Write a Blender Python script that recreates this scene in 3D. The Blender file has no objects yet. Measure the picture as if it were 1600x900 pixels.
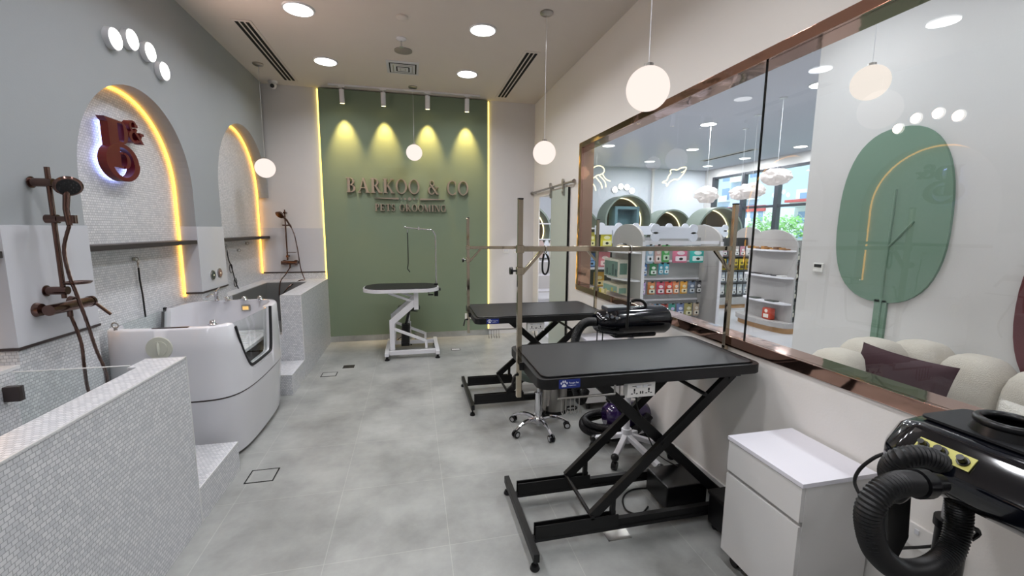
import bpy, bmesh, math, random
from mathutils import Vector, Matrix, Quaternion, noise
random.seed(7)
PI = math.pi
scn = bpy.context.scene
COL = scn.collection
def S(c):
    if isinstance(c, str):
        c = c.lstrip('#'); c = [int(c[i:i+2], 16)/255 for i in (0, 2, 4)]
    return tuple((x/12.92 if x <= .04045 else ((x+.055)/1.055)**2.4) for x in c) + (1,)

# ------------------------------------------------------------ camera
cam = bpy.data.cameras.new('camera'); camo = bpy.data.objects.new('camera', cam); COL.objects.link(camo)
cam.sensor_width = 36; cam.lens = 36*667.8/1600; cam.clip_start = .02; cam.clip_end = 300
yaw, pitch, roll = .22844, -.13715, .00784
f = Vector((math.sin(yaw)*math.cos(pitch), math.cos(yaw)*math.cos(pitch), math.sin(pitch)))
r = Vector((math.cos(yaw), -math.sin(yaw), 0)); u = r.cross(f)
r2 = r*math.cos(roll)+u*math.sin(roll); u2 = -r*math.sin(roll)+u*math.cos(roll)
M = Matrix((r2, u2, -f)).transposed().to_4x4(); M.translation = Vector((0, 0, 1.6))
camo.matrix_world = M
scn.camera = camo
# ------------------------------------------------------------ exposure, world
vs = scn.view_settings
vs.view_transform = 'Standard'; vs.look = 'None'; vs.exposure = 0.0; vs.gamma = 1; vs.use_curve_mapping = False
w = bpy.data.worlds.new('world'); scn.world = w; w.use_nodes = True
nt = w.node_tree; bg = nt.nodes['Background']
tc = nt.nodes.new('ShaderNodeTexCoord'); sx = nt.nodes.new('ShaderNodeSeparateXYZ'); rp = nt.nodes.new('ShaderNodeValToRGB')
nt.links.new(tc.outputs['Generated'], sx.inputs[0]); nt.links.new(sx.outputs['Z'], rp.inputs[0]); nt.links.new(rp.outputs[0], bg.inputs[0])
rp.color_ramp.elements[0].color = S('#e6f6f6'); rp.color_ramp.elements[1].color = S('#b4dcea'); rp.color_ramp.elements[1].position = .6
bg.inputs[1].default_value = 2.6
def light(kind, name, loc, energy, color=(1, 1, 1), size=.2, rot=(0, 0, 0), spot=None, blend=.5, sy=None, shape=None):
    l = bpy.data.lights.new(name, kind); l.energy = energy; l.color = color[:3]
    o = bpy.data.objects.new(name, l); o.location = loc; o.rotation_euler = rot; COL.objects.link(o)
    if kind == 'AREA':
        l.shape = shape or 'DISK'; l.size = size
        if sy: l.shape = 'RECTANGLE'; l.size_y = sy
    else: l.shadow_soft_size = size
    if spot: l.spot_size = spot; l.spot_blend = blend
    return o
sun = light('SUN', 'sun', (30, 0, 30), 4.5, (1, .97, .93), .02, Vector((.6, .45, -.75)).to_track_quat('-Z', 'Y').to_euler())
CEIL = 3.414
DL = [(x, y) for x in (-.885, .675) for y in (5.33, 4.17, 3.02, 1.85, .6, -.9)]  # rows nearest the camera are unseen, added to light the room
DLE = 10.6; SHOPE = 34.0; SOFAE = 15.0
for x, y in DL: light('AREA', 'downlight_beam', (x, y, CEIL-.025), DLE, S('#fafaff'), .22).data.spread = math.radians(150)
SHL = [(2.9, 5.0), (2.9, 7.0), (2.9, 9.2), (5.0, 4.6), (5.0, 6.7), (4.2, 8.9), (6.2, 8.8), (6.2, 10.6), (7.9, 5.5), (8.2, 7.9), (8.2, 9.5), (8.2, 10.9)]
for x, y in SHL: light('AREA', 'shop_downlight_beam', (x, y, CEIL-.025), SHOPE, S('#fbfbff'), .26)
SFL = [(2.8, 2.9), (2.8, 1.3), (2.8, -.4)]  # unseen ceiling lights, added to brighten the lounge
for x, y in SFL: light('AREA', 'lounge_fill_beam', (x, y, CEIL-.025), SOFAE, S('#f4f8ff'), .26)

# ------------------------------------------------------------ materials
def mat(name, color='#808080', rough=.5, metal=0, spec=.5, emit=None, es=0, bump=0, bscale=40, noise_c=0, nscale=6, clear=0, trans=0, ior=1.45, det=4):
    m = bpy.data.materials.new(name); m.use_nodes = True
    n = m.node_tree; b = n.nodes['Principled BSDF']
    c = S(color) if isinstance(color, str) else color
    b.inputs['Base Color'].default_value = c
    b.inputs['Roughness'].default_value = rough; b.inputs['Metallic'].default_value = metal
    b.inputs['Specular IOR Level'].default_value = spec; b.inputs['Coat Weight'].default_value = clear
    b.inputs['Transmission Weight'].default_value = trans; b.inputs['IOR'].default_value = ior
    if emit: b.inputs['Emission Color'].default_value = S(emit); b.inputs['Emission Strength'].default_value = es
    tc = n.nodes.new('ShaderNodeTexCoord')
    nz = n.nodes.new('ShaderNodeTexNoise'); nz.inputs['Scale'].default_value = nscale; nz.inputs['Detail'].default_value = det
    n.links.new(tc.outputs['UV'], nz.inputs['Vector'])
    mx = n.nodes.new('ShaderNodeMix'); mx.data_type = 'RGBA'
    mx.inputs[6].default_value = tuple(x*(1-noise_c) for x in c[:3])+(1,); mx.inputs[7].default_value = tuple(min(1, x*(1+noise_c)) for x in c[:3])+(1,)
    n.links.new(nz.outputs[0], mx.inputs[0]); n.links.new(mx.outputs[2], b.inputs['Base Color'])
    if bump:
        n2 = n.nodes.new('ShaderNodeTexNoise'); n2.inputs['Scale'].default_value = bscale; n2.inputs['Detail'].default_value = 3
        n.links.new(tc.outputs['UV'], n2.inputs['Vector'])
        bp = n.nodes.new('ShaderNodeBump'); bp.inputs['Strength'].default_value = bump; bp.inputs['Distance'].default_value = .01
        n.links.new(n2.outputs[0], bp.inputs['Height']); n.links.new(bp.outputs[0], b.inputs['Normal'])
    return m
def emis(name, color, st):
    m = bpy.data.materials.new(name); m.use_nodes = True; n = m.node_tree
    n.nodes.remove(n.nodes['Principled BSDF']); e = n.nodes.new('ShaderNodeEmission')
    e.inputs[0].default_value = S(color); e.inputs[1].default_value = st
    n.links.new(e.outputs[0], n.nodes['Material Output'].inputs[0]); return m
def glassm(name, tint='#ffffff', ior=1.5, rough=0.0, extra=0.0):
    m = bpy.data.materials.new(name); m.use_nodes = True; n = m.node_tree
    n.nodes.remove(n.nodes['Principled BSDF'])
    t = n.nodes.new('ShaderNodeBsdfTransparent'); t.inputs[0].default_value = S(tint)
    g = n.nodes.new('ShaderNodeBsdfGlossy'); g.inputs['Roughness'].default_value = rough
    fr = n.nodes.new('ShaderNodeFresnel'); fr.inputs[0].default_value = ior
    ad = n.nodes.new('ShaderNodeMath'); ad.operation = 'ADD'; ad.inputs[1].default_value = extra; ad.use_clamp = True
    mx = n.nodes.new('ShaderNodeMixShader')
    ge = n.nodes.new('ShaderNodeNewGeometry'); iv = n.nodes.new('ShaderNodeMath'); iv.operation = 'SUBTRACT'; iv.inputs[0].default_value = 1
    ml = n.nodes.new('ShaderNodeMath'); ml.operation = 'MULTIPLY'
    n.links.new(ge.outputs['Backfacing'], iv.inputs[1]); n.links.new(fr.outputs[0], ad.inputs[0])
    n.links.new(ad.outputs[0], ml.inputs[0]); n.links.new(iv.outputs[0], ml.inputs[1]); n.links.new(ml.outputs[0], mx.inputs[0])
    n.links.new(t.outputs[0], mx.inputs[1]); n.links.new(g.outputs[0], mx.inputs[2])
    n.links.new(mx.outputs[0], n.nodes['Material Output'].inputs[0]); return m
def brick(name, c1, c2, mortar, bw, bh, ms, off=.5, rough=.35, bump=.4, shift=(0, 0), mottle=0, mscale=2.2, bias=0):
    m = bpy.data.materials.new(name); m.use_nodes = True; n = m.node_tree; b = n.nodes['Principled BSDF']
    b.inputs['Roughness'].default_value = rough
    tc = n.nodes.new('ShaderNodeTexCoord'); mp = n.nodes.new('ShaderNodeMapping'); mp.inputs['Location'].default_value = (shift[0], shift[1], 0)
    br = n.nodes.new('ShaderNodeTexBrick'); br.offset = off
    br.inputs['Color1'].default_value = S(c1); br.inputs['Color2'].default_value = S(c2); br.inputs['Mortar'].default_value = S(mortar)
    br.inputs['Scale'].default_value = 1; br.inputs['Brick Width'].default_value = bw; br.inputs['Row Height'].default_value = bh
    br.inputs['Mortar Size'].default_value = ms; br.inputs['Mortar Smooth'].default_value = .3; br.inputs['Bias'].default_value = bias
    n.links.new(tc.outputs['UV'], mp.inputs[0]); n.links.new(mp.outputs[0], br.inputs['Vector'])
    out = br.outputs[0]
    if mottle:
        nz = n.nodes.new('ShaderNodeTexNoise'); nz.inputs['Scale'].default_value = mscale; nz.inputs['Detail'].default_value = 8; nz.inputs['Roughness'].default_value = .62
        n.links.new(tc.outputs['UV'], nz.inputs['Vector'])
        cr = n.nodes.new('ShaderNodeValToRGB'); cr.color_ramp.elements[0].position = .3; cr.color_ramp.elements[1].position = .7
        lo = 1-mottle; hi = 1+mottle*.5
        cr.color_ramp.elements[0].color = (lo, lo, lo*1.0, 1); cr.color_ramp.elements[1].color = (hi, hi, hi, 1)
        n.links.new(nz.outputs[0], cr.inputs[0])
        mx = n.nodes.new('ShaderNodeMix'); mx.data_type = 'RGBA'; mx.blend_type = 'MULTIPLY'; mx.inputs[0].default_value = 1
        n.links.new(out, mx.inputs[6]); n.links.new(cr.outputs[0], mx.inputs[7]); out = mx.outputs[2]
    n.links.new(out, b.inputs['Base Color'])
    if bump:
        bp = n.nodes.new('ShaderNodeBump'); bp.inputs['Strength'].default_value = bump; bp.inputs['Distance'].default_value = .002; bp.invert = True
        n.links.new(br.outputs['Fac'], bp.inputs['Height']); n.links.new(bp.outputs[0], b.inputs['Normal'])
    return m
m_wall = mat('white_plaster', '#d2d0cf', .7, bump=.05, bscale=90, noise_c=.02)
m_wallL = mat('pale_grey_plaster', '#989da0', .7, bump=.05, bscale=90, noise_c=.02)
m_ceil = mat('ceiling_paint', '#d0c8c0', .8, noise_c=.015)
m_green = mat('sage_green_paint', '#76856f', .6, noise_c=.02)
m_mosaic = brick('white_mosaic', '#dcdde0', '#c2c5ca', '#a6a9ad', .0215, .0165, .0016, bias=-.1, rough=.3, bump=.5)
m_floor = brick('concrete_floor_tile', '#9b9d9a', '#9fa19e', '#aeafab', .6, .6, .0022, off=0, rough=.40, bump=.15, shift=(-.15, -.2), mottle=.38, mscale=2.0)
m_shopfloor = mat('shop_floor_tile', '#b9b9bd', .3, noise_c=.04, nscale=2)
m_slab = mat('white_marble_slab', '#c3c5cb', .18, noise_c=.03, nscale=3)
m_trim = mat('mosaic_edge_trim', '#dadbdb', .25)
m_darktrim = mat('dark_metal_trim', '#4b4342', .35, metal=.7)
m_shelf = mat('dark_walnut_shelf', '#332e2e', .5, noise_c=.15, nscale=20)
m_grey = mat('grey_stone_basin', '#6f706f', .35, noise_c=.08)
m_black = mat('black_steel', '#09090a', .48, noise_c=.1)
m_blackp = mat('black_plastic', '#0d0d0f', .28)
m_gloss = mat('glossy_black_shell', '#05070e', .1, clear=.6)
m_rubber = mat('black_rubber_mat', '#1a1b1e', .5, bump=.08, bscale=400, noise_c=.04)
m_white = mat('white_enamel', '#d9dade', .22)
m_acrylic = mat('white_acrylic', '#d4d5da', .12, clear=.3)
m_whitem = mat('matt_white', '#d2d1d0', .5)
m_cab = mat('white_laminate', '#d6d5d3', .38)
m_cabtop = mat('white_cabinet_top', '#dcdbe2', .3)
m_chrome = mat('chrome', '#d8d8dc', .12, metal=1)
m_steel = mat('brushed_steel', '#a9a6a2', .28, metal=1)
m_bronze = mat('warm_polished_steel', '#c6baa6', .07, metal=1)
m_copper = mat('dark_rose_bronze', '#6e5852', .18, metal=1)
m_rose = mat('rose_gold_mirror', '#c09a8b', .06, metal=1, bump=.22, bscale=3.5)
m_maroon = mat('maroon_gloss', '#560a10', .38)
m_lettm = mat('brushed_letter_metal', '#a3978a', .35, metal=.5)
m_glass = glassm('partition_glass', '#fbfdfc', 1.5, 0, .03)
m_tubglass = glassm('bath_glass', '#f8fbfa', 1.5, 0, .03)
m_doorglass = glassm('greenish_door_glass', '#cfe0d6', 1.5, 0, .04)
m_frost = mat('frosted_green_film', '#b4beb4', .35)
m_dark = mat('dark_recess', '#060606', .9)
m_globe = emis('opal_globe', '#fff1e8', 1.05)
m_disc = emis('lamp_disc', '#fffaf2', 6)
m_dl = emis('downlight_lens', '#ffffff', 5)
m_led = emis('amber_led', '#ffb443', 5.5)
m_ledy = emis('yellow_led', '#ffe070', 3.0)
m_ledw = emis('warm_white_neon', '#fff0c0', 2.6)
m_ledb = emis('blue_white_led', '#a4b2ff', 9)
m_socket = mat('socket_white', '#e3e1dd', .3)
m_hose = mat('ribbed_hose', '#0c0c0e', .42)
m_cable = mat('black_cable', '#0c0c0c', .5)

# ------------------------------------------------------------ builders
ORI = {}
class MB:
    def __init__(s): s.bm = bmesh.new(); s.mi = 0; s.xf = None; s.bv = False
    def _add(s, vs, fs, sm=False):
        if s.xf: vs = [s.xf @ Vector(v) for v in vs]
        bv = [s.bm.verts.new(v) for v in vs]; out = []
        for f_ in fs:
            try:
                q = s.bm.faces.new([bv[i] for i in f_]); q.material_index = s.mi; q.smooth = True; out.append(q)
            except ValueError: pass
        return bv, out
    def box(s, x0, x1, y0, y1, z0, z1, bev=0, seg=2):
        x0, x1 = min(x0, x1), max(x0, x1); y0, y1 = min(y0, y1), max(y0, y1); z0, z1 = min(z0, z1), max(z0, z1)
        vs = [(x0, y0, z0), (x1, y0, z0), (x1, y1, z0), (x0, y1, z0), (x0, y0, z1), (x1, y0, z1), (x1, y1, z1), (x0, y1, z1)]
        bv, fs = s._add(vs, [(0, 3, 2, 1), (4, 5, 6, 7), (0, 1, 5, 4), (1, 2, 6, 5), (2, 3, 7, 6), (3, 0, 4, 7)])
        if bev:
            s.bv = True; es = set(e for f_ in fs for e in f_.edges)
            bmesh.ops.bevel(s.bm, geom=list(es), offset=bev, segments=seg, profile=.5, affect='EDGES', material=s.mi)
        return s
    def bar(s, p0, p1, w_, h_, bev=0, up=(0, 0, 1)):
        p0, p1 = Vector(p0), Vector(p1); d = (p1-p0); L = d.length; d.normalize(); upv = Vector(up)
        if abs(d.dot(upv)) > .999: upv = Vector((0, 1, 0))
        a = d.cross(upv).normalized(); b = a.cross(d)
        old = s.xf; m = Matrix((d, a, b)).transposed().to_4x4(); m.translation = p0
        s.xf = (old @ m) if old else m
        s.box(0, L, -w_/2, w_/2, -h_/2, h_/2, bev); s.xf = old; return s
    def cyl(s, p0, p1, r0, r1=None, n=20, cap=True):
        r1 = r0 if r1 is None else r1
        p0, p1 = Vector(p0), Vector(p1); d = (p1-p0).normalized()
        a = d.orthogonal().normalized(); b = d.cross(a); vs = []; fs = []
        for p_, rr in ((p0, r0), (p1, r1)):
            for i in range(n):
                t = 2*PI*i/n; vs.append(p_+(a*math.cos(t)+b*math.sin(t))*rr)
        for i in range(n): j = (i+1) % n; fs.append((i, j, n+j, n+i))
        if cap: fs += [tuple(range(n))[::-1], tuple(range(n, 2*n))]
        s._add(vs, fs); return s
    def tube(s, pts, rad, n=8, closed=False, sm=0, ribs=0):
        pts = [Vector(p) for p in pts]
        if sm: pts = smooth(pts, sm, closed)
        N = len(pts); vs = []; fs = []
        T = [(pts[(i+1) % N if closed else min(i+1, N-1)]-pts[(i-1) % N if closed else max(i-1, 0)]).normalized() for i in range(N)]
        a = T[0].orthogonal().normalized()
        for i in range(N):
            a = (a-T[i]*a.dot(T[i])).normalized(); b = T[i].cross(a)
            rr = rad[min(i, len(rad)-1)] if isinstance(rad, (list, tuple)) else rad
            if ribs: rr *= (1.0 if i % 2 else 1-ribs)
            for k in range(n):
                t = 2*PI*k/n; vs.append(pts[i]+(a*math.cos(t)+b*math.sin(t))*rr)
        for i in range(N if closed else N-1):
            j = (i+1) % N
            for k in range(n): l = (k+1) % n; fs.append((i*n+k, i*n+l, j*n+l, j*n+k))
        if not closed: fs += [tuple(range(n))[::-1], tuple(range((N-1)*n, N*n))]
        s._add(vs, fs); return s
    def lathe(s, prof, c, n=32, axis=(0, 0, 1)):
        ax = Vector(axis).normalized(); a = ax.orthogonal().normalized(); b = ax.cross(a); c = Vector(c); vs = []; fs = []
        for rr, z in prof:
            for k in range(n):
                t = 2*PI*k/n; vs.append(c+ax*z+(a*math.cos(t)+b*math.sin(t))*rr)
        for i in range(len(prof)-1):
            for k in range(n): l = (k+1) % n; fs.append((i*n+k, i*n+l, (i+1)*n+l, (i+1)*n+k))
        fs += [tuple(range(n))[::-1], tuple(range((len(prof)-1)*n, len(prof)*n))]
        s._add(vs, fs); return s
    def ball(s, c, rx, ry=None, rz=None, nu=24, nv=14, dist=None):
        ry = ry or rx; rz = rz or rx; c = Vector(c); vs = [c+Vector((0, 0, -rz))]; fs = []
        for i in range(1, nv):
            p = -PI/2+PI*i/nv
            for k in range(nu):
                t = 2*PI*k/nu; d = Vector((math.cos(p)*math.cos(t), math.cos(p)*math.sin(t), math.sin(p)))
                q = 1+(dist(d) if dist else 0); vs.append(c+Vector((d.x*rx, d.y*ry, d.z*rz))*q)
        vs.append(c+Vector((0, 0, rz)))
        for k in range(nu): fs.append((0, 1+(k+1) % nu, 1+k))
        for i in range(nv-2):
            for k in range(nu): l = (k+1) % nu; a_ = 1+i*nu; fs.append((a_+k, a_+l, a_+nu+l, a_+nu+k))
        t_ = len(vs)-1; a_ = 1+(nv-2)*nu
        for k in range(nu): fs.append((a_+k, a_+(k+1) % nu, t_))
        s._add(vs, fs); return s
    def prism(s, poly, plane, a, b, bev=0):
        def P(p, h): return {'xy': (p[0], p[1], h), 'xz': (p[0], h, p[1]), 'yz': (h, p[0], p[1])}[plane]
        n = len(poly); vs = [P(p, a) for p in poly]+[P(p, b) for p in poly]
        bv, fs = s._add(vs, [tuple(range(n))[::-1], tuple(range(n, 2*n))]+[(i, (i+1) % n, n+(i+1) % n, n+i) for i in range(n)])
        if bev:
            s.bv = True; es = set(e for f_ in fs[:2] for e in f_.edges)
            bmesh.ops.bevel(s.bm, geom=list(es), offset=bev, segments=2, profile=.5, affect='EDGES', material=s.mi)
        return s
    def torus(s, c, R, rr, axis=(0, 0, 1), n=32, m=10):
        ax = Vector(axis).normalized(); a = ax.orthogonal().normalized(); b = ax.cross(a); c = Vector(c)
        return s.tube([c+(a*math.cos(2*PI*i/n)+b*math.sin(2*PI*i/n))*R for i in range(n)], rr, m, True)
    def build(s, name, mats, parent=None, ori=None, ang=38):
        bmesh.ops.recalc_face_normals(s.bm, faces=s.bm.faces)
        if not isinstance(mats, (list, tuple)): mats = [mats]
        # metre-scaled box UVs
        uv = s.bm.loops.layers.uv.new('UVMap')
        for f_ in s.bm.faces:
            nn = f_.normal; ax = max(range(3), key=lambda i: abs(nn[i]))
            for l in f_.loops:
                c = l.vert.co
                l[uv].uv = (c.y, c.z) if ax == 0 else ((c.x, c.z) if ax == 1 else (c.x, c.y))
        o3 = Vector(ORI[parent.name]) if parent else Vector(ori or (0, 0, 0))
        if o3.length: bmesh.ops.translate(s.bm, verts=s.bm.verts, vec=-o3)
        me = bpy.data.meshes.new(name); s.bm.to_mesh(me); s.bm.free()
        for m_ in mats: me.materials.append(m_)
        me.set_sharp_from_angle(angle=math.radians(ang))
        o = bpy.data.objects.new(name, me); COL.objects.link(o)
        if s.bv: wn_ = o.modifiers.new('wn', 'WEIGHTED_NORMAL'); wn_.keep_sharp = True; wn_.weight = 60
        if parent: o.parent = parent
        else: o.location = o3
        ORI[o.name] = tuple(o3); return o
def smooth(pts, k, closed=False):
    N = len(pts); out = []
    rng = range(N if closed else N-1)
    for i in rng:
        g = (lambda j: pts[j % N]) if closed else (lambda j: pts[max(0, min(N-1, j))])
        p0, p1, p2, p3 = g(i-1), g(i), g(i+1), g(i+2)
        for q in range(k):
            t = q/k
            out.append(.5*((2*p1)+(p2-p0)*t+(2*p0-5*p1+4*p2-p3)*t*t+(3*p1-p0-3*p2+p3)*t**3))
    if not closed: out.append(pts[-1])
    return out
def tag(o, label=None, cat=None, group=None, kind=None):
    if label: o['label'] = label
    if cat: o['category'] = cat
    if group: o['group'] = group
    if kind: o['kind'] = kind
    return o
def thing(name, label, cat, loc=(0, 0, 0), group=None):
    o = bpy.data.objects.new(name, None); o.empty_display_size = .1; o.location = loc; COL.objects.link(o)
    ORI[o.name] = tuple(loc); return tag(o, label, cat, group)
def struct(o, label=None): return tag(o, label, None, None, 'structure')
def dup(root, loc, label=None, group=None):
    c = root.copy(); COL.objects.link(c); c.location = loc
    if label: c['label'] = label
    if group: c['group'] = group
    def rec(src, dst):
        for ch in src.children:
            d = ch.copy(); COL.objects.link(d); d.parent = dst; rec(ch, d)
    rec(root, c); return c
ORD = ['first', 'second', 'third', 'fourth', 'fifth', 'sixth', 'seventh', 'eighth', 'ninth', 'tenth', 'eleventh', 'twelfth']
def rrect(x0, x1, y0, y1, r_, n=5):
    out = []
    for cx, cy, a0 in ((x1-r_, y1-r_, 0), (x0+r_, y1-r_, 90), (x0+r_, y0+r_, 180), (x1-r_, y0+r_, 270)):
        for i in range(n+1):
            t = math.radians(a0+90*i/n); out.append((cx+r_*math.cos(t), cy+r_*math.sin(t)))
    return out

# ============================================================ ROOM SHELL
XL, XB, XR, YB, YN = -1.83, -1.97, 1.80, 6.33, -2.5
b = MB(); b.box(-2.15, 1.93, YN, 6.45, -.06, 0); struct(b.build('floor', m_floor))
b = MB(); b.box(1.93, 9.2, YN, 12.2, -.06, 0); b.box(1.70, 1.93, 6.45, 12.2, -.06, 0); struct(b.build('floor', m_shopfloor))
b = MB(); b.box(-2.15, 1.86, YN-.1, 12.2, CEIL, CEIL+.1); struct(b.build('ceiling', m_ceil))
b = MB(); b.box(1.86, 9.2, YN-.1, 12.2, CEIL, CEIL+.1); struct(b.build('ceiling', mat('cool_ceiling_paint', '#c3c5cf', .8)))
ARCH = [(1.16, 2.44, 1.90), (2.967, 4.275, 1.885), (4.80, 6.30, 1.98)]
b = MB(); b.box(-2.12, XB, YN, YB, 0, CEIL)          # niche backs (tiled)
b.mi = 1
b.box(XB, XL, YN, 1.16, 0, CEIL)
for (y0, y1, zs) in ARCH:
    r_ = (y1-y0)/2; c_ = (y0+y1)/2; N = 40
    for i in range(N):
        t0, t1 = PI*i/N, PI*(i+1)/N
        ya, za = c_+r_*math.cos(t0), zs+r_*math.sin(t0); yb, zb = c_+r_*math.cos(t1), zs+r_*math.sin(t1)
        b.prism([(ya, za), (ya, CEIL), (yb, CEIL), (yb, zb)], 'yz', XB, XL)
for (y0, y1, zl, zr) in ((2.44, 2.967, 1.90, 1.885), (4.275, 4.80, 1.885, 1.98), (6.30, 6.33, 1.98, 1.98)):
    z0 = 1.6 if y1 < 6.3 else 1.0
    b.box(XB, XL if y1 < 6.3 else XB+.01, y0, y1, z0, CEIL)
b.mi = 0
for (y0, y1) in ((2.44, 2.967), (4.275, 4.80)): b.box(XB, XL, y0, y1, 0, 1.6)
b.box(XB, XL, 1.16, 2.44, 0, .93)
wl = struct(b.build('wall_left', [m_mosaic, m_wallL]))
for (y0, y1) in ((2.44, 2.967), (4.275, 4.80)):
    b = MB(); b.box(XB, XL+.008, y0-.008, y1+.008, 1.025, 1.60, .002)
    tag(b.build('marble_panel', m_slab, wl), 'pale marble slab panel')
    b = MB(); b.box(XB, XL+.012, y0-.012, y1+.012, 1.012, 1.025); b.build('panel_trim', m_darktrim, wl)
b = MB(); b.box(XB, XL-.002, 1.16, 2.44, .93, .942); b.build('ledge_cap', m_trim, wl)
for (y0, y1, zs) in ARCH:
    r_ = (y1-y0)/2-.012; c_ = (y0+y1)/2; zb_ = .99
    pts = [(XB+.012, c_+r_, zb_), (XB+.012, c_+r_, (zb_+zs)/2)]+[(XB+.012, c_+r_*math.cos(PI*i/32), zs+r_*math.sin(PI*i/32)) for i in range(33)]+[(XB+.012, c_-r_, (zb_+zs)/2), (XB+.012, c_-r_, zb_)]
    b = MB(); b.tube(pts, .009, 6); tag(b.build('led_strip', m_led, wl), 'glowing amber LED strip')
# back wall
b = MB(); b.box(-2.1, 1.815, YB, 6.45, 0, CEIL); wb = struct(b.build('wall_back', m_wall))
b = MB(); b.box(XB, -1.165, YB-.010, YB, 1.0, 1.59, .002); tag(b.build('marble_panel', m_slab, wb), 'pale marble slab panel')
b = MB(); b.box(XB, -1.165, YB-.014, YB, .985, 1.0); b.build('panel_trim', m_darktrim, wb)
b = MB(); b.box(XB, -1.165, YB-.008, YB, .88, .985); b.build('tile_strip', m_mosaic, wb)
b = MB(); b.box(-1.155, 1.085, YB-.05, YB, .082, CEIL-.012); wg = struct(b.build('wall_green', m_green))
for x0, x1 in ((-1.178, -1.160), (1.090, 1.108)):
    b = MB(); b.box(x0, x1, YB-.022, YB-.001, .09, CEIL-.02); tag(b.build('led_strip', m_ledy, wg), 'glowing yellow LED strip')
b = MB(); b.box(-1.15, 1.10, YB-.058, YB, 0, .08); struct(b.build('baseboard_back', m_floor))
b = MB(); b.box(1.10, 1.80, YB-.012, YB, 0, .08); struct(b.build('baseboard_back', m_whitem))
b = MB()
for a in ((YN, 4.52, 0, .93), (YN, 0.0, .93, 2.525), (YN, 4.52, 2.525, CEIL), (4.52, 5.02, 0, CEIL), (5.02, 6.06, 2.06, CEIL), (6.06, 6.33, 0, CEIL)):
    b.box(XR, 1.93 if a[0] < 6 else 1.815, *a)
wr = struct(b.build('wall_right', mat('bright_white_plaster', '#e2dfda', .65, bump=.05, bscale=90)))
b = MB(); b.box(XR-.012, XR, YN, 5.02, 0, .08); struct(b.build('baseboard_right', m_whitem))
b = MB(); b.box(-2.15, 3.75, YN-.12, YN, 0, CEIL); struct(b.build('wall_near', m_wall))
# lounge + shop shells
b = MB(); b.box(3.60, 3.78, YN, 3.35, 0, CEIL); struct(b.build('wall_lounge', m_wall))
b = MB(); b.box(3.78, 9.2, 3.17, 3.35, 0, CEIL); struct(b.build('wall_shop_near', m_wall))
b = MB(); b.box(1.81, 9.2, 11.8, 11.95, 0, CEIL); ws = struct(b.build('wall_shop_back', mat('cool_white_paint', '#c9ced6', .7)))
b = MB(); b.box(4.85, 4.92, 11.74, 11.8, 0, CEIL); b.box(6.98, 7.05, 11.74, 11.8, 0, CEIL); b.build('wall_batten', m_wall, ws)
b = MB(); b.box(1.70, 1.815, 6.45, 11.8, 0, CEIL); struct(b.build('wall_shop_left', m_wall))
# shop window wall X = 8.8
XW = 8.82; m_frame = mat('dark_window_frame', '#3b3f47', .4, metal=.3)
b = MB(); b.box(XW, XW+.2, 3.35, 11.8, 3.17, CEIL); b.box(XW, XW+.2, 3.35, 11.8, 0, .35); b.box(XW, XW+.2, 11.42, 11.8, .35, 3.17)
struct(b.build('wall_shop_window_side', m_wall))
b = MB()
ys = [11.38, 10.2, 9.06, 7.9, 6.75, 5.6, 4.45, 3.4]
for y in ys: b.box(XW-.02, XW+.1, y-.06, y+.06, .35, 3.17)
for z in (.38, 2.22, 3.14): b.box(XW-.01, XW+.09, 3.35, 11.42, z-.03, z+.03)
wf = MB(); wf.box(XW+.03, XW+.045, 3.4, 11.4, .38, 3.14)
w2 = struct(b.build('window_2', m_frame)); wf.build('pane', m_glass, w2)

# interior glass partition with rose-gold frame
YF0, YF1 = 0.0, 4.52
w1 = bpy.data.objects.new('window_1', None); COL.objects.link(w1); ORI['window_1'] = (0, 0, 0); struct(w1)
b = MB(); x0, x1 = 1.788, 1.935
b.box(x0, x1, YF0, YF1, .93, .99, .003); b.box(x0, x1, YF0, YF1, 2.47, 2.525, .003)
b.box(x0, x1, YF1-.07, YF1, .99, 2.47, .003); b.box(x0, x1, YF0, YF0+.07, .99, 2.47, .003)
tag(b.build('window_frame', m_rose, w1), 'polished rose gold metal frame')
b = MB(); b.box(1.805, 1.813, 1.993, YF1-.07, .99, 2.47); b.build('pane', m_glass, w1)
b = MB(); b.box(1.805, 1.813, YF0+.07, 1.987, .99, 2.47); b.build('pane', m_glass, w1)
b = MB(); b.box(1.804, 1.814, 1.987, 1.993, .99, 2.47); b.build('seam', m_dark, w1)
# sliding glass door
d1 = bpy.data.objects.new('door_1', None); COL.objects.link(d1); ORI['door_1'] = (0, 0, 0); struct(d1)
b = MB(); b.box(1.775, 1.785, 4.79, 5.42, .02, 2.09); tag(b.build('glass_leaf', m_frost, d1), 'pale green frosted sliding glass leaf')
b = MB(); b.box(1.772, 1.788, 4.775, 4.79, .02, 2.09); b.build('edge_seal', m_dark, d1)
b = MB(); b.cyl((1.765, 4.60, 2.135), (1.765, 6.30, 2.135), .013)
for y in (4.64, 5.4, 6.2): b.cyl((1.765, y, 2.135), (1.80, y, 2.135), .016)
b.cyl((1.765, 6.30, 2.135), (1.765, 6.325, 2.135), .022); b.cyl((1.765, 4.585, 2.135), (1.765, 4.60, 2.135), .022)
b.build('rail', m_steel, d1)
for y in (4.92, 5.60 - .2):
    b = MB(); b.cyl((1.745, y, 2.165), (1.765, y, 2.165), .03); b.box(1.75, 1.775, y-.015, y+.015, 2.0, 2.17, .003); b.cyl((1.742, y, 2.04), (1.752, y, 2.04), .018); b.build('roller_hanger', m_steel, d1)

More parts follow.
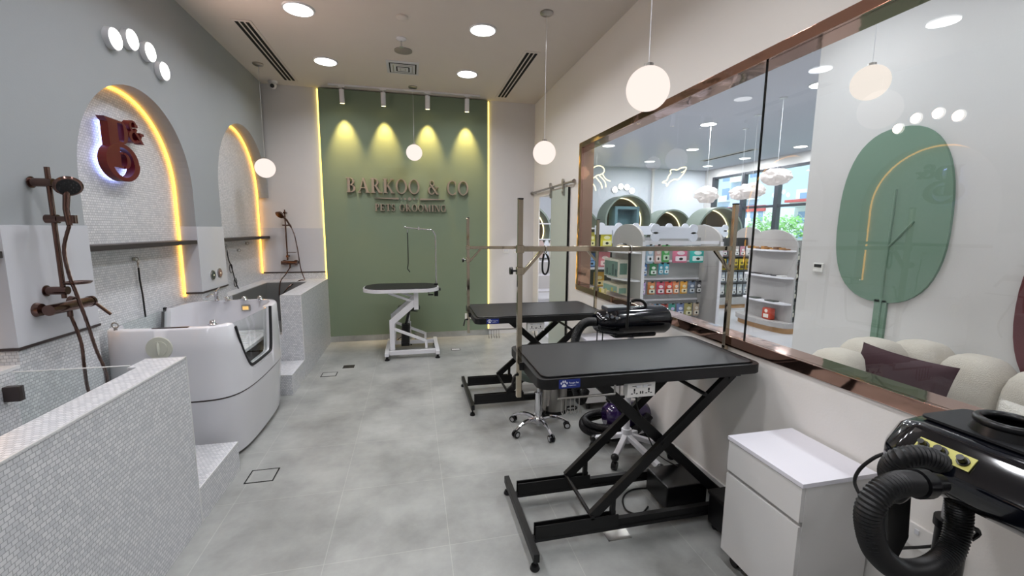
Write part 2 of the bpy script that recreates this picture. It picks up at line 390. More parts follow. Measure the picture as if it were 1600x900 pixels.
# shelves in niches
for i, (y0, y1, lab) in enumerate(((1.17, 2.43, 'dark walnut wall shelf in the nearest alcove at the left frame edge'), (2.975, 4.266, 'dark walnut wall shelf in the logo alcove above the white bath'), (4.808, 6.318, 'dark walnut wall shelf in the far alcove by the corner shower'))):
    b = MB(); b.box(XB+.001, XL+.005 if i != 2 else XL-.02, y0, y1, 1.45, 1.482, .003); b.build
    tag(b.build('alcove_shelf', m_shelf, ori=(XB, (y0+y1)/2, 1.45)), lab, 'shelf', 'alcove shelves')

# ============================================================ CEILING FITTINGS
place = {(-.885, 4.17): 'large round recessed downlight at the top left of the ceiling', (-.885, 5.33): 'round recessed downlight on the left, beside the left slot vent',
         (.675, 4.17): 'round recessed downlight right of the ceiling sensor, nearer of the right pair', (.675, 5.33): 'round recessed downlight nearest the right slot vent'}
def downlight(x, y, rad, label, group, m=m_dl):
    t = thing('recessed_downlight', label, 'downlight', (x, y, CEIL), group)
    b = MB(); b.lathe([(rad*.9, 0), (rad*.9, -.012), (rad, -.012), (rad*1.02, -.004), (rad*1.02, 0)], (x, y, CEIL), 36); b.build('trim_ring', m_white, t)
    b = MB(); b.lathe([(.001, -.006), (rad*.9, -.006), (rad*.9, -.013), (.001, -.013)], (x, y, CEIL), 36); b.build('lens', m, t); return t
for x, y in DL:
    downlight(x, y, .125, place.get((x, y), 'round recessed downlight out of frame, the nearer rows added to light the room'), 'salon downlights')
shlab = 'round recessed downlight in the shop ceiling seen through the glass'
first = None
for i, (x, y) in enumerate(SHL):
    rk = sorted(SHL, key=lambda q: q[0]/q[1]).index((x, y)); shlab = 'round recessed downlight in the shop ceiling, '+ORD[rk]+' from the left through the glass'
    if first is None: first = downlight(x, y, .14, shlab, 'shop downlights')
    else: dup(first, (x, y, CEIL), shlab)
def slot(x, y0, y1, label):
    t = thing('slot_vent', label, 'air vent', (x, (y0+y1)/2, CEIL), 'ceiling slot vents')
    b = MB(); b.box(x-.085, x+.085, y0-.03, y1+.03, CEIL-.006, CEIL, .002); b.build('vent_frame', m_ceil, t)
    for k in (-.045, 0, .045):
        b = MB(); b.box(x+k-.014, x+k+.014, y0, y1, CEIL-.0085, CEIL-.0055); b.build('slot', m_dark, t)
slot(-1.435, 4.53, 6.09, 'long white three-slot ceiling vent on the left side'); slot(1.255, 4.56, 6.10, 'long white three-slot ceiling vent on the right side')
t = thing('ceiling_diffuser', 'square white louvred air diffuser in the middle of the ceiling', 'air vent', (-.06, 5.3, CEIL))
b = MB(); b.box(-.24, .115, 5.13, 5.52, CEIL-.008, CEIL, .002); b.build('diffuser_frame', m_white, t)
for k in range(4):
    h = .15-k*.038
    b = MB(); b.prism(rrect(-.06-h, -.06+h, 5.325-h, 5.325+h, .004, 1), 'xy', CEIL-.009-.004*k, CEIL-.012-.004*k); b.build('louvre', m_dark if k % 2 == 0 else m_steel, t)
    h -= .014
    b = MB(); b.prism(rrect(-.06-h, -.06+h, 5.325-h, 5.325+h, .004, 1), 'xy', CEIL-.012-.004*k, CEIL-.0135-.004*k); b.build('louvre', m_white, t)
b = MB(); b.lathe([(.09, 0), (.09, -.008), (.07, -.014), (.001, -.016)], (-.047, 4.835, CEIL), 32)
tag(b.build('ceiling_speaker', mat('speaker_mesh', '#8d8880', .6), ori=(-.047, 4.835, CEIL)), 'flat round grey ceiling speaker just above the square diffuser', 'speaker')
t = thing('sprinkler_head', 'small chrome sprinkler hanging from a white ceiling cup', 'sprinkler', (-.06, 4.55, CEIL))
b = MB(); b.lathe([(.05, 0), (.05, -.006), (.02, -.022), (.001, -.022)], (-.06, 4.55, CEIL), 20); b.build('ceiling_cup', m_white, t)
b = MB(); b.cyl((-.06, 4.55, CEIL-.02), (-.06, 4.55, CEIL-.075), .008, n=8); b.lathe([(.001, -.075), (.02, -.075), (.02, -.08), (.001, -.08)], (-.06, 4.55, CEIL), 12); b.build('sprinkler_nozzle', m_chrome, t)
b = MB(); b.lathe([(.05, 0), (.05, -.012), (.035, -.022), (.001, -.024)], (-.043, 4.10, CEIL), 24)
tag(b.build('smoke_sensor', m_ceil, ori=(-.043, 4.10, CEIL)), 'faint round ceiling sensor nearest the camera, above the sprinkler', 'sensor')
t = thing('security_camera', 'small white dome security camera in the left ceiling corner', 'camera', (-1.66, 6.2, CEIL))
b = MB(); b.lathe([(.055, 0), (.055, -.02), (.045, -.03), (.001, -.03)], (-1.66, 6.2, CEIL), 24); b.build('mount', m_white, t)
b = MB(); b.ball((-1.66, 6.19, CEIL-.055), .042); b.build('camera_ball', m_white, t)
b = MB(); b.cyl((-1.66, 6.16, CEIL-.065), (-1.655, 6.14, CEIL-.072), .024); b.build('lens', m_blackp, t)
# globe pendants
def pendant(x, y, z, rad, label, cup=m_steel):
    t = thing('globe_pendant', label, 'pendant lamp', (x, y, CEIL), 'white glass globe pendants')
    b = MB(); b.lathe([(.055, 0), (.055, -.012), (.045, -.02), (.001, -.022)], (x, y, CEIL), 28); b.build('ceiling_rose', cup, t)
    b = MB(); b.cyl((x, y, CEIL-.02), (x, y, z+rad), .0018, n=6); b.build('cord', m_white, t)
    b = MB(); b.cyl((x, y, z+rad-.004), (x, y, z+rad+.012), .022); b.build('cap', m_steel, t)
    b = MB(); b.ball((x, y, z), rad, nu=40, nv=24); b.build('globe', m_globe, t)
    light('POINT', 'globe_glow', (x, y, z), 5, S('#ffeee2'), rad)
pendant(-1.64, 5.6, 2.275, .108, 'white globe pendant lamp in front of the far amber alcove')
pendant(.05, 5.98, 2.59, .104, 'small white globe pendant lamp in front of the green wall')
pendant(1.150, 3.73, 2.267, .100, 'white globe pendant lamp over the second black grooming table')
pendant(1.102, 1.935, 2.262, .100, 'largest white globe pendant lamp, over the near black grooming table')
pendant(2.74, 2.19, 2.50, .100, 'white globe pendant lamp behind the glass above the sofa')
# spot track
t = thing('spotlight_track', 'white ceiling spotlight track with four heads aimed at the green wall', 'track light', (-.02, 6.12, CEIL))
b = MB(); b.box(-1.0, .95, 6.10, 6.135, CEIL-.02, CEIL, .002); b.build('track_rail', m_white, t)
for x in (-.84, -.33, .24, .77):
    b = MB(); b.box(x-.04, x+.04, 6.10, 6.135, CEIL-.035, CEIL-.018, .002); b.cyl((x, 6.118, CEIL-.08), (x, 6.118, CEIL-.03), .007, n=8); b.build('adapter', m_white, t)
    b = MB(); b.cyl((x, 6.105, CEIL-.06), (x, 6.135, CEIL-.225), .032, n=24); h_ = b.build('spot_head', m_white, t)
    b = MB(); b.cyl((x, 6.1355, CEIL-.226), (x, 6.1360, CEIL-.228), .026, n=20); b.build('spot_lens', emis('spot_lens_glow', '#ffe9a8', 8), h_)
    l = light('SPOT', 'track_beam', (x, 6.137, CEIL-.235), 90, S('#ffd684'), .02, spot=math.radians(52), blend=.9)
    l.rotation_euler = Vector((0, .27, -1)).to_track_quat('-Z', 'Y').to_euler()
# four paw toe lamps on the left wall
for i, (y, z) in enumerate(((3.375, 2.767), (3.556, 2.835), (3.76, 2.832), (3.93, 2.76))):
    t = thing('paw_toe_lamp', ['first', 'second', 'third', 'fourth'][i]+' from the left of the four round white wall lamps above the logo alcove', 'wall lamp', (XL, y, z), 'paw-toe wall lamps on the left wall')
    b = MB(); b.cyl((XL, y, z), (XL+.035, y, z), .066, n=36); b.build('housing', m_white, t)
    b = MB(); b.cyl((XL+.034, y, z), (XL+.042, y, z), .058, n=36); b.build('diffuser', m_disc, t)
    light('AREA', 'wall_lamp_glow', (XL+.06, y, z), 2.5, S('#ffd8c4'), .1, rot=(0, -PI/2, 0))

# ============================================================ LEFT SIDE
# --- lettering helpers (2D polygons in local x/z, later extruded)
def ell(cx, cz, rx, rz, a0=0, a1=360, n=28):
    return [(cx+rx*math.cos(math.radians(a0+(a1-a0)*i/n)), cz+rz*math.sin(math.radians(a0+(a1-a0)*i/n))) for i in range(n+1)]
def arcp(cx, cz, rx, rz, tx, tz, a0, a1, n=28, ox=0):
    o = ell(cx, cz, rx, rz, a0, a1, n); i = ell(cx+ox, cz, rx-tx, rz-tz, a0, a1, n)
    return [[o[k], o[k+1], i[k+1], i[k]] for k in range(n)]
def R_(x0, z0, x1, z1): return [(x0, z0), (x1, z0), (x1, z1), (x0, z1)]
def stem(x, w_=.20, s_=.08, z0=0, z1=1, top=True, bot=True):
    o = [R_(x-w_/2, z0, x+w_/2, z1)]
    if bot: o.append(R_(x-w_/2-s_, z0, x+w_/2+s_, z0+.06))
    if top: o.append(R_(x-w_/2-s_, z1-.06, x+w_/2+s_, z1))
    return o
def seg(x0, z0, x1, z1, w_):
    d = Vector((x1-x0, z1-z0)); p = Vector((1, 0))*w_/2
    return [(x0-p.x, z0), (x0+p.x, z0), (x1+p.x, z1), (x1-p.x, z1)]
def glyph(ch):
    if ch == 'B': return stem(.18)+arcp(.28, .745, .33, .255, .14, .06, -90, 90)+arcp(.3, .275, .38, .275, .15, .06, -90, 90)+[R_(.1, .94, .3, 1), R_(.1, .49, .3, .55), R_(.1, 0, .3, .06)], .78
    if ch == 'A': return [seg(.1, 0, .42, 1, .07), seg(.42, 1, .74, 0, .17), R_(.2, .3, .64, .36), R_(-.02, 0, .22, .06), R_(.58, 0, .9, .06)], .88
    if ch == 'R': return stem(.18)+arcp(.3, .74, .32, .26, .14, .06, -90, 90)+[R_(.1, .94, .32, 1), R_(.1, .48, .32, .54), seg(.38, .5, .72, 0, .17), R_(.6, 0, .88, .06)], .86
    if ch == 'K': return stem(.18)+[seg(.28, .45, .72, 1, .07), seg(.38, .55, .74, 0, .17), R_(.58, .94, .86, 1), R_(.6, 0, .9, .06)], .9
    if ch == 'O': return arcp(.46, .5, .45, .52, .15, .06, 0, 360, 44), .92
    if ch == 'C': return arcp(.46, .5, .45, .52, .15, .06, 48, 312, 36)+[R_(.7, .68, .76, .95), R_(.7, .06, .76, .2)], .82
    if ch == 'G': return arcp(.46, .5, .45, .52, .15, .06, 48, 320, 36)+[R_(.7, .68, .76, .95), R_(.64, .05, .8, .42), R_(.56, .38, .9, .44)], .92
    if ch == 'P': return stem(.18)+arcp(.3, .73, .34, .27, .14, .06, -90, 90)+[R_(.1, .94, .32, 1), R_(.1, .46, .32, .52)], .7
    if ch == 'E': return stem(.18)+[R_(.1, .94, .66, 1), R_(.1, .47, .5, .53), R_(.1, 0, .68, .06), R_(.6, .78, .66, 1), R_(.62, 0, .68, .24), R_(.46, .38, .5, .62)], .76
    if ch == 'T': return stem(.4, top=False)+[R_(.02, .94, .78, 1), R_(.02, .76, .07, 1), R_(.73, .76, .78, 1)], .8
    if ch == 'S': return arcp(.32, .75, .26, .27, .13, .06, 20, 270, 24)+arcp(.32, .27, .28, .29, .14, .06, -160, 90, 24)+[R_(.5, .7, .55, .98), R_(.06, .02, .11, .28)], .64
    if ch == 'M': return [seg(.14, 0, .14, 1, .06), seg(.9, 0, .9, 1, .16), seg(.16, 1, .5, 0, .16), seg(.5, 0, .86, 1, .06), R_(.02, 0, .27, .06), R_(.02, .94, .24, 1), R_(.74, 0, 1.06, .06), R_(.82, .94, 1.06, 1)], 1.1
    if ch == 'I': return stem(.2), .4
    if ch == 'N': return [seg(.14, 0, .14, 1, .06), seg(.8, 0, .8, 1, .06), seg(.16, 1, .78, 0, .17), R_(.02, 0, .27, .06), R_(.02, .94, .26, 1), R_(.68, .94, .92, 1)], .94
    if ch == '&': return arcp(.36, .78, .19, .22, .08, .06, 0, 360, 28)+arcp(.32, .27, .3, .29, .14, .06, 60, 330, 30)+[seg(.26, .7, .78, 0, .15), seg(.56, .12, .74, .5, .07), R_(.6, .48, .9, .54), R_(.68, 0, .94, .06)], .94
    return [], .45
# wall sign: BARKOO & CO / PETS GROOMING
t = thing('lettering_sign', 'raised metal lettering on the green wall reading BARKOO & CO PETS GROOMING', 'sign', (-.02, YB-.05, 2.1))
def letters(text, x0, x1, z0, h, dep, rise=0):
    adv = sum(glyph(c)[1]+.1 for c in text)-.1; sc = (x1-x0)/adv; x = x0
    for c in text:
        polys, wd = glyph(c)
        if polys:
            b = MB()
            for i_, p in enumerate(polys): b.prism([(x+px*sc, z0+pz*h) for px, pz in p], 'xz', YB-.052-dep-.00004*i_, YB-.056)
            b.cyl((x+wd*sc*.3, YB-.056, z0+h*.5), (x+wd*sc*.3, YB-.05, z0+h*.5), .004, n=6)
            b.build('letter', m_lettm, t)
        x += (wd+.1)*sc
letters('BARKOO & CO', -.85, .80, 2.075, .195, .045)
letters('PETS GROOMING', -.49, .48, 1.835, .095, .04)
b = MB(); b.prism([(-.5, 2.005), (-.17, 1.993), (-.17, 2.019), (-.5, 2.009)], 'xz', YB-.085, YB-.05); b.prism([(.12, 1.99), (.46, 2.003), (.46, 2.007), (.12, 2.016)], 'xz', YB-.085, YB-.05)
for x, rr in ((-.135, .009), (-.087, .014), (-.025, .023), (.037, .014), (.085, .009)): b.cyl((x, YB-.085, 2.005), (x, YB-.05, 2.005), rr, n=16)
b.build('ornament', m_lettm, t)

# maroon B& logo in the first alcove
LY, LZ = 3.60, 2.10
t = thing('logo_sign', 'backlit maroon letter B and ampersand logo on the tiled alcove wall', 'sign', (XB, LY, LZ))
def lg(polys, name, x0=XB+.03, x1=XB+.075, m=m_maroon):
    b = MB()
    for i_, p in enumerate(polys): b.prism([(py, pz) for py, pz in p], 'yz', x0, x1+.00006*i_)
    return b.build(name, m, t)
Bp = [R_(3.388, 1.99, 3.482, 2.29), [(3.355, 2.296), (3.50, 2.296), (3.50, 2.282), (3.385, 2.27)], R_(3.375, 1.985, 3.50, 2.0), R_(3.47, 2.283, 3.53, 2.296), R_(3.47, 2.15, 3.53, 2.163), R_(3.47, 2.08, 3.52, 2.093)]
Bp += arcp(3.525, 2.223, .060, .073, .042, .013, -90, 90, 20)+arcp(3.515, 2.039, .066, .054, .04, .013, -90, 90, 20)+arcp(3.50, 2.025, .174, .125, .058, .026, 0, 360, 56)
lg(Bp, 'letter')
Ap = arcp(3.655, 2.293, .045, .041, .022, .013, 20, 340, 26)+arcp(3.655, 2.222, .060, .043, .030, .014, 40, 330, 28)+[seg(3.665, 2.26, 3.745, 2.185, .032), R_(3.72, 2.245, 3.765, 2.262), seg(3.705, 2.195, 3.74, 2.25, .016), R_(3.665, 2.29, 3.70, 2.31)]
lg(Ap, 'ampersand')
b = MB(); b.tube([(XB+.014, 3.50+.15*math.cos(2*PI*i/28), 2.025+.112*math.sin(2*PI*i/28)) for i in range(28)], .006, 6, True)
b.tube([(XB+.014, 3.41, 2.28), (XB+.014, 3.41, 2.1)], .006, 6); b.tube([(XB+.014, 3.46, 2.287), (XB+.014, 3.56, 2.26), (XB+.014, 3.57, 2.2)], .006, 6)
for q in ((3.43, 2.25), (3.36, 2.02), (3.50, 1.915), (3.65, 2.04), (3.62, 2.215)): b.cyl((XB, q[0], q[1]), (XB+.032, q[0], q[1]), .004, n=6)
tag(b.build('led_backlight', m_ledb, t), 'blue-white backlight tube')

# dog tub 1 (near, tiled)
t = thing('tiled_dog_tub', 'nearest built-in dog tub with long white mosaic wall at the left frame edge', 'dog tub', (-1.3, 1.2, 0), 'mosaic tiled dog tubs')
b = MB(); b.box(-1.29, -1.15, -1.2, 2.31, 0, .935); b.box(-1.33, -1.15, 2.31, 2.452, 0, .935); b.build('mosaic_wall', m_mosaic, t)
b = MB(); b.bar((-1.1515, -1.2, .9335), (-1.1515, 2.452, .9335), .007, .007); b.bar((-1.33, 2.4505, .9335), (-1.15, 2.4505, .9335), .006, .006); b.bar((-1.1515, 2.4505, 0), (-1.1515, 2.4505, .935), .007, .007, up=(1, 0, 0)); b.build('edge_trim', m_trim, t)
b = MB(); b.box(-1.828, -1.292, -1.2, 2.31, 0, .33); b.build('basin', m_mosaic, t)
g = MB(); g.box(-1.78, -1.335, 2.335, 2.345, .33, .935, .002); gp = g.build('glass_gate', m_tubglass, t)
b = MB(); b.box(-1.828, -1.765, 2.325, 2.355, .80, .87, .003); b.build('hinge', m_darktrim, gp)
b = MB(); b.box(-1.828, -1.765, 2.325, 2.355, .42, .49, .003); b.build('hinge', m_darktrim, gp)
b = MB(); b.box(-1.79, -1.335, 2.335, 2.345, .935, .938); b.build('gate_edge', m_trim, gp)
# step 1
def step(x0, x1, y0, y1, z0, z1, label):
    t = thing('tiled_step', label, 'step', ((x0+x1)/2, (y0+y1)/2, z0), 'white tiled steps'); b = MB(); b.box(x0, x1, y0, y1, z0, z1); b.build('step_block', m_mosaic, t)
    b = MB(); b.bar((x1-.001, y0, z1-.001), (x1-.001, y1, z1-.001), .006, .006); b.bar((x0, y0+.001, z1-.001), (x1, y0+.001, z1-.001), .006, .006); b.bar((x1-.001, y0+.001, z0), (x1-.001, y0+.001, z1), .006, .006, up=(1, 0, 0)); b.build('edge_trim', m_trim, t)
step(-1.40, -1.15, 2.457, 2.985, 0, .2, 'low white tiled step between the near mosaic wall and the white bath')
step(-1.80, -1.15, 4.31, 4.797, 0, .2, 'low white tiled step in front of the far corner tub')
step(-1.80, -1.38, 4.56, 4.797, .205, .42, 'upper tiled step half hidden behind the white bath')
# dog tub 2 (far corner)
t = thing('tiled_dog_tub', 'far corner built-in dog tub of pale mosaic with a grey basin', 'dog tub', (-1.56, 5.5, 0), 'mosaic tiled dog tubs')
b = MB(); b.box(-1.35, -1.15, 4.802, YB-.011, 0, .90); b.box(XB+.14, -1.35, 6.0, YB-.011, 0, .90); b.box(XB+.002, -1.835, 4.805, YB-.011, 0, .90)
b.box(-1.835, -1.35, 4.802, 4.92, 0, .485); b.build('mosaic_wall', m_mosaic, t)
b = MB(); b.bar((-1.1515, 4.802, .899), (-1.1515, 6.31, .899), .007, .007); b.bar((-1.35, 4.8035, .899), (-1.15, 4.8035, .899), .006, .006); b.bar((-1.1515, 4.8035, 0), (-1.1515, 4.8035, .9), .007, .007, up=(1, 0, 0)); b.bar((-1.349, 4.8035, .485), (-1.349, 4.8035, .9), .006, .006, up=(1, 0, 0)); b.bar((-1.835, 4.8035, .485), (-1.35, 4.8035, .485), .006, .006); b.build('edge_trim', m_trim, t)
b = MB(); b.box(-1.833, -1.352, 4.921, 5.998, 0, .40); b.box(-1.833, -1.352, 5.97, 5.998, .4, .895); b.box(-1.833, -1.825, 4.921, 5.97, .4, .895); b.box(-1.36, -1.352, 4.921, 5.97, .4, .895); tag(b.build('basin', m_grey, t), 'grey basin lining')
b = MB(); b.box(-1.83, -1.362, 4.94, 5.0, .40, .415, .002); b.build('drain_grate', m_darktrim, t)

# --- white walk-in pet bath
BC = (-1.555, 3.655)
t = thing('pet_bath', 'white acrylic walk-in pet bath with curved glass door and chrome knobs', 'pet bath', (BC[0], BC[1], 0))
A_, B_, NE = .385, .60, 5.5
def plan(tt, a=A_, b_=B_, n=NE):
    c, s_ = math.cos(tt), math.sin(tt); return (a*math.copysign(abs(c)**(2/n), c), b_*math.copysign(abs(s_)**(2/n), s_))
NT = 240
# arc-length parameterised plan
raw = [plan(2*PI*i/4000) for i in range(4000)]; cum = [0]
for i in range(4000): p, q = raw[i], raw[(i+1) % 4000]; cum.append(cum[-1]+math.hypot(q[0]-p[0], q[1]-p[1]))
PL = []; j = 0
for k in range(NT):
    tgt = cum[-1]*k/NT
    while cum[j+1] < tgt: j += 1
    PL.append(raw[j % 4000])
def bulge(p):   # gentle bow of the front side
    x, y = p; return (x + (.03*(1-(y/.6)**2) if x > 0 else 0)*max(0, x/A_), y)
def hrim(x, y):
    a = abs(y+.17)  # window centre y=-.17 (world 3.485)
    if abs(x) < A_*.8: return .955
    yl, yr = -.47, .16
    if x > 0:
        if yl < y < yr:
            q = (y-yl)/(yr-yl)
            lo = .60
            d = min((y-yl)/.20, (yr-y)/.07); d = max(0, min(1, d))
            return .955-(.955-lo)*(1-(1-d)**2.2)
        return .955
    if -.42 < y < .2:
        d = max(0, min(1, min((y+.42)/.08, (.2-y)/.08))); return .955-.22*(1-(1-d)**2)
    return .955
prof = [(.905, .03), (.925, .10), (.955, .25), (.985, .40), (1.0, .462), (1.0, .468)]
prof2 = [(1.012, .472), (1.012, .485), (1.0, .60), (.985, .80)]
def shell(bm_, scs, top, name, m):
    vs = []; fs = []; rows = len(scs)+(3 if top else 0)
    for (x, y) in PL:
        X, Y = bulge((x, y)); h = hrim(x, y)
        for s_, z in scs:
            zz = min(z, h-.02); vs.append((BC[0]+X*s_, BC[1]+Y*(1-(1-s_)*.5), zz))
        if top:
            ln = math.hypot(X, Y)
            s3 = .975; ins = .055
            def inn(dd):
                nx = math.copysign(abs(X/A_)**3, X); ny = math.copysign(abs(Y/B_)**3, Y); l_ = math.hypot(nx, ny) or 1
                return (BC[0]+X*s3-nx/l_*dd, BC[1]+Y*(1-(1-s3)*.5)-ny/l_*dd)
            a0 = inn(0); a1 = inn(.012); a2 = inn(ins)
            vs.append((a0[0], a0[1], h-.012)); vs.append((a1[0], a1[1], h)); vs.append((a2[0], a2[1], h))
            vs.append((a2[0], a2[1], min(h-.02, .56)))
    rows = len(vs)//len(PL)
    for k in range(len(PL)):
        l = (k+1) % len(PL)
        for q in range(rows-1): fs.append((k*rows+q, l*rows+q, l*rows+q+1, k*rows+q+1))
    if not top: pass
    bm_._add(vs, fs); return bm_.build(name, m, t, ang=60)
shell(MB(), prof, False, 'skirt', m_acrylic)
b = MB(); vs = []; fs = []
for (x, y) in PL:
    X, Y = bulge((x, y))
    for s_, z in ((.99, .462), (1.004, .462), (1.004, .474), (.99, .474)): vs.append((BC[0]+X*s_, BC[1]+Y*s_, z))
for k in range(NT):
    l = (k+1) % NT
    for q in range(4): fs.append((k*4+q, l*4+q, l*4+(q+1) % 4, k*4+(q+1) % 4))
b._add(vs, fs); b.build('seam_strip', m_darktrim, t)
shell(MB(), prof2, True, 'tub_shell', m_acrylic)
b = MB(); b.prism([(BC[0]+x*.86, BC[1]+y*.9) for x, y in PL[::4]], 'xy', .30, .33); b.build('tub_floor', m_grey, t)
b = MB(); b.prism([(BC[0]+x*.8, BC[1]+y*.86) for x, y in PL[::4]], 'xy', .66, .685)
for k in range(14): b.bar((BC[0]-.27, BC[1]-.47+k*.072, .687), (BC[0]+.27, BC[1]-.47+k*.072, .687), .03, .008)
b.build('grooming_platform', m_white, t)
# curved glass door + seal
def path(side, ya, yb, n=24):
    out = []
    pts = [p for p in PL if (p[0] > 0) == (side > 0) and ya <= p[1] <= yb and abs(p[0]) > A_*.7]
    pts.sort(key=lambda p: p[1]); return pts
for side, ya, yb in ((1, -.475, .165), (-1, -.425, .205)):
    pts = path(side, ya, yb); b = MB(); vs = []; fs = []
    for (x, y) in pts:
        X, Y = bulge((x, y)); h = hrim(x, y)
        for dx, z in ((-.030*side, h-.015), (-.030*side, .952), (-.022*side, .952), (-.022*side, h-.015)): vs.append((BC[0]+X*.975+dx, BC[1]+Y, z))
    for k in range(len(pts)-1):
        for q in range(4): fs.append((k*4+q, (k+1)*4+q, (k+1)*4+(q+1) % 4, k*4+(q+1) % 4))
    b._add(vs, fs); gd = b.build('glass_door', m_tubglass, t)
    tl = []
    for (x, y) in pts:
        X, Y = bulge((x, y)); tl.append((BC[0]+X*.985+(-.005)*side, BC[1]+Y, hrim(x, y)+.004))
    b = MB(); b.tube(tl, .011, 6); tag(b.build('door_seal', m_rubber, gd), 'dark rubber seal')
    if side < 0:
        b = MB(); b.box(BC[0]-.375, BC[0]-.355, BC[1]+.195, BC[1]+.215, .70, .965, .002); b.build('door_post', m_rubber, gd)
b = MB(); yn = BC[1]-B_*.985
b.cyl((-1.575, yn+.02, .835), (-1.575, yn-.012, .835), .078, .072, n=36); b.cyl((-1.575, yn-.012, .835), (-1.575, yn-.017, .835), .048, n=30)
b.ball((-1.575, yn-.02, .835), .008, .014, .042)
tag(b.build('service_cap', mat('cream_plastic', '#c9cbbf', .35), t), 'round cream service cap with a finger grip')
def knob(x, y, r_=.028):
    b = MB(); b.lathe([(r_, .955), (r_, .962), (r_*.7, .968), (r_*.62, .985), (r_*.5, .99), (.001, .99)], (x, y, 0), 20); b.build('control_knob', m_chrome, t)
for x, y in ((-1.60, 4.18), (-1.47, 4.19), (-1.34, 4.18), (-1.30, 3.14)): knob(x, y)
b = MB(); b.lathe([(.022, .955), (.022, .965), (.015, .97), (.015, 1.02), (.02, 1.035), (.001, 1.04)], (-1.68, 4.17, 0), 16)
b.tube([(-1.68, 4.17, 1.0), (-1.70, 4.12, 1.02), (-1.72, 4.07, 1.0)], .010, 8, sm=4); b.bar((-1.68, 4.17, 1.04), (-1.66, 4.20, 1.075), .012, .008, .002); b.build('faucet', m_chrome, t)
b = MB(); b.torus((-1.82, 3.10, .985), .017, .004, (0, 1, .3)); b.cyl((-1.82, 3.10, .95), (-1.82, 3.10, .97), .01); b.build('tie_ring', m_steel, t)
b = MB(); b.box(-1.62, -1.42, 3.085, 3.105, .955, .960, .001); b.build('drain_slot', m_darktrim, t)
b = MB(); b.box(-1.49, -1.42, 4.165, 4.185, .86, .915, .006); k_ = b.build('light_plate', m_steel, t)
b = MB(); b.box(-1.478, -1.432, 4.158, 4.166, .872, .903, .002); b.build('light_lens', emis('amber_lens', '#ffcf80', 1.0), k_)

# --- shower sets
t = thing('shower_set', 'dark rose bronze wall shower with hand head on the near marble panel', 'shower', (-1.82, 2.63, 1.2), 'bronze hand showers')
XS = -1.75
b = MB(); b.cyl((XS, 2.632, 1.23), (XS, 2.632, 1.885), .011); b.build('slide_rail', m_copper, t)
for z in (1.81, 1.27):
    b = MB(); b.cyl((XL+.008, 2.632, z), (XS+.02, 2.632, z), .021, n=24); b.cyl((XL+.008, 2.632, z), (XL+.012, 2.632, z), .028, n=24); b.build('rail_bracket', m_copper, t)
b = MB(); b.cyl((XS-.03, 2.632, 1.632), (XS+.02, 2.632, 1.632), .022, n=24); b.bar((XS, 2.63, 1.632), (XS+.085, 2.62, 1.632), .028, .028, .005); b.cyl((XS+.085, 2.62, 1.61), (XS+.085, 2.62, 1.652), .02); b.build('slider', m_copper, t)
b = MB(); hc = Vector((-1.665, 2.62, 1.80)); hd = Vector((.45, -.55, -.5)).normalized()
b.tube([(-1.668, 2.602, 1.60), (-1.68, 2.612, 1.68), hc-hd*.018], [.012, .013, .016], 12)
b.cyl(hc-hd*.02, hc+hd*.012, .04, .056, n=32); b.cyl(hc+hd*.012, hc+hd*.02, .056, .050, n=32); h_ = b.build('hand_head', m_copper, t)
b = MB(); b.cyl(hc+hd*.0195, hc+hd*.022, .044, n=32); a1 = hd.orthogonal().normalized(); a2 = hd.cross(a1)
for k in range(3):
    for q in range(6*k+1): b.ball(hc+hd*.023+(a1*math.cos(q*2*PI/max(1, 6*k))+a2*math.sin(q*2*PI/max(1, 6*k)))*.016*k, .003, nu=6, nv=4)
b.build('spray_plate', m_blackp, h_)
b = MB(); b.lathe([(.001, 0), (.05, .0), (.058, .008), (.058, .012), (.05, .006), (.001, .004)], (XS+.045, 2.665, 1.30), 28); b.build('soap_dish', m_copper, t)
b = MB()
b.cyl((XL+.008, 2.56, 1.185), (XS, 2.56, 1.185), .016); b.cyl((XL+.008, 2.56, 1.185), (XL+.03, 2.56, 1.185), .036, .03, n=28)
b.cyl((XL+.008, 2.78, 1.185), (XS, 2.78, 1.185), .016); b.cyl((XL+.008, 2.78, 1.185), (XL+.03, 2.78, 1.185), .036, .03, n=28)
b.cyl((XS, 2.525, 1.185), (XS, 2.80, 1.185), .027, n=28); b.cyl((XS, 2.80, 1.185), (XS, 2.815, 1.185), .03, n=28); b.cyl((XS, 2.655, 1.13), (XS, 2.655, 1.165), .012); b.build('mixer_body', m_copper, t)
b = MB(); b.bar((XS, 2.815, 1.19), (XS+.07, 2.84, 1.10), .026, .012, .004); b.build('lever', m_copper, t)
hose1 = [[-1.668, 2.600, 1.60], [-1.7, 2.595, 1.481], [-1.7, 2.606, 1.351], [-1.7, 2.634, 1.26], [-1.69, 2.67, 1.088], [-1.7, 2.723, .933], [-1.7, 2.774, .789], [-1.7, 2.776, .713], [-1.7, 2.741, .64], [-1.7, 2.675, .64], [-1.7, 2.631, .731], [-1.7, 2.625, .857], [-1.71, 2.64, .995], [-1.75, 2.655, 1.14]]
b = MB(); b.tube(hose1, .0085, 8, sm=8, ribs=.12); b.build('hose', m_copper, t)
t = thing('shower_set', 'dark rose bronze wall shower over the far corner tub', 'shower', (-1.62, YB-.01, 1.13), 'bronze hand showers')
YS = YB-.075
b = MB(); b.cyl((-1.635, YS, 1.165), (-1.635, YS, 1.83), .009); b.build('slide_rail', m_copper, t)
for z in (1.79, 1.215):
    b = MB(); b.cyl((-1.635, YB-.01, z), (-1.635, YS-.015, z), .016); b.build('rail_bracket', m_copper, t)
b = MB(); b.bar((-1.665, YS-.02, 1.626), (-1.56, YS-.03, 1.626), .03, .02, .004); b.build('slider', m_copper, t)
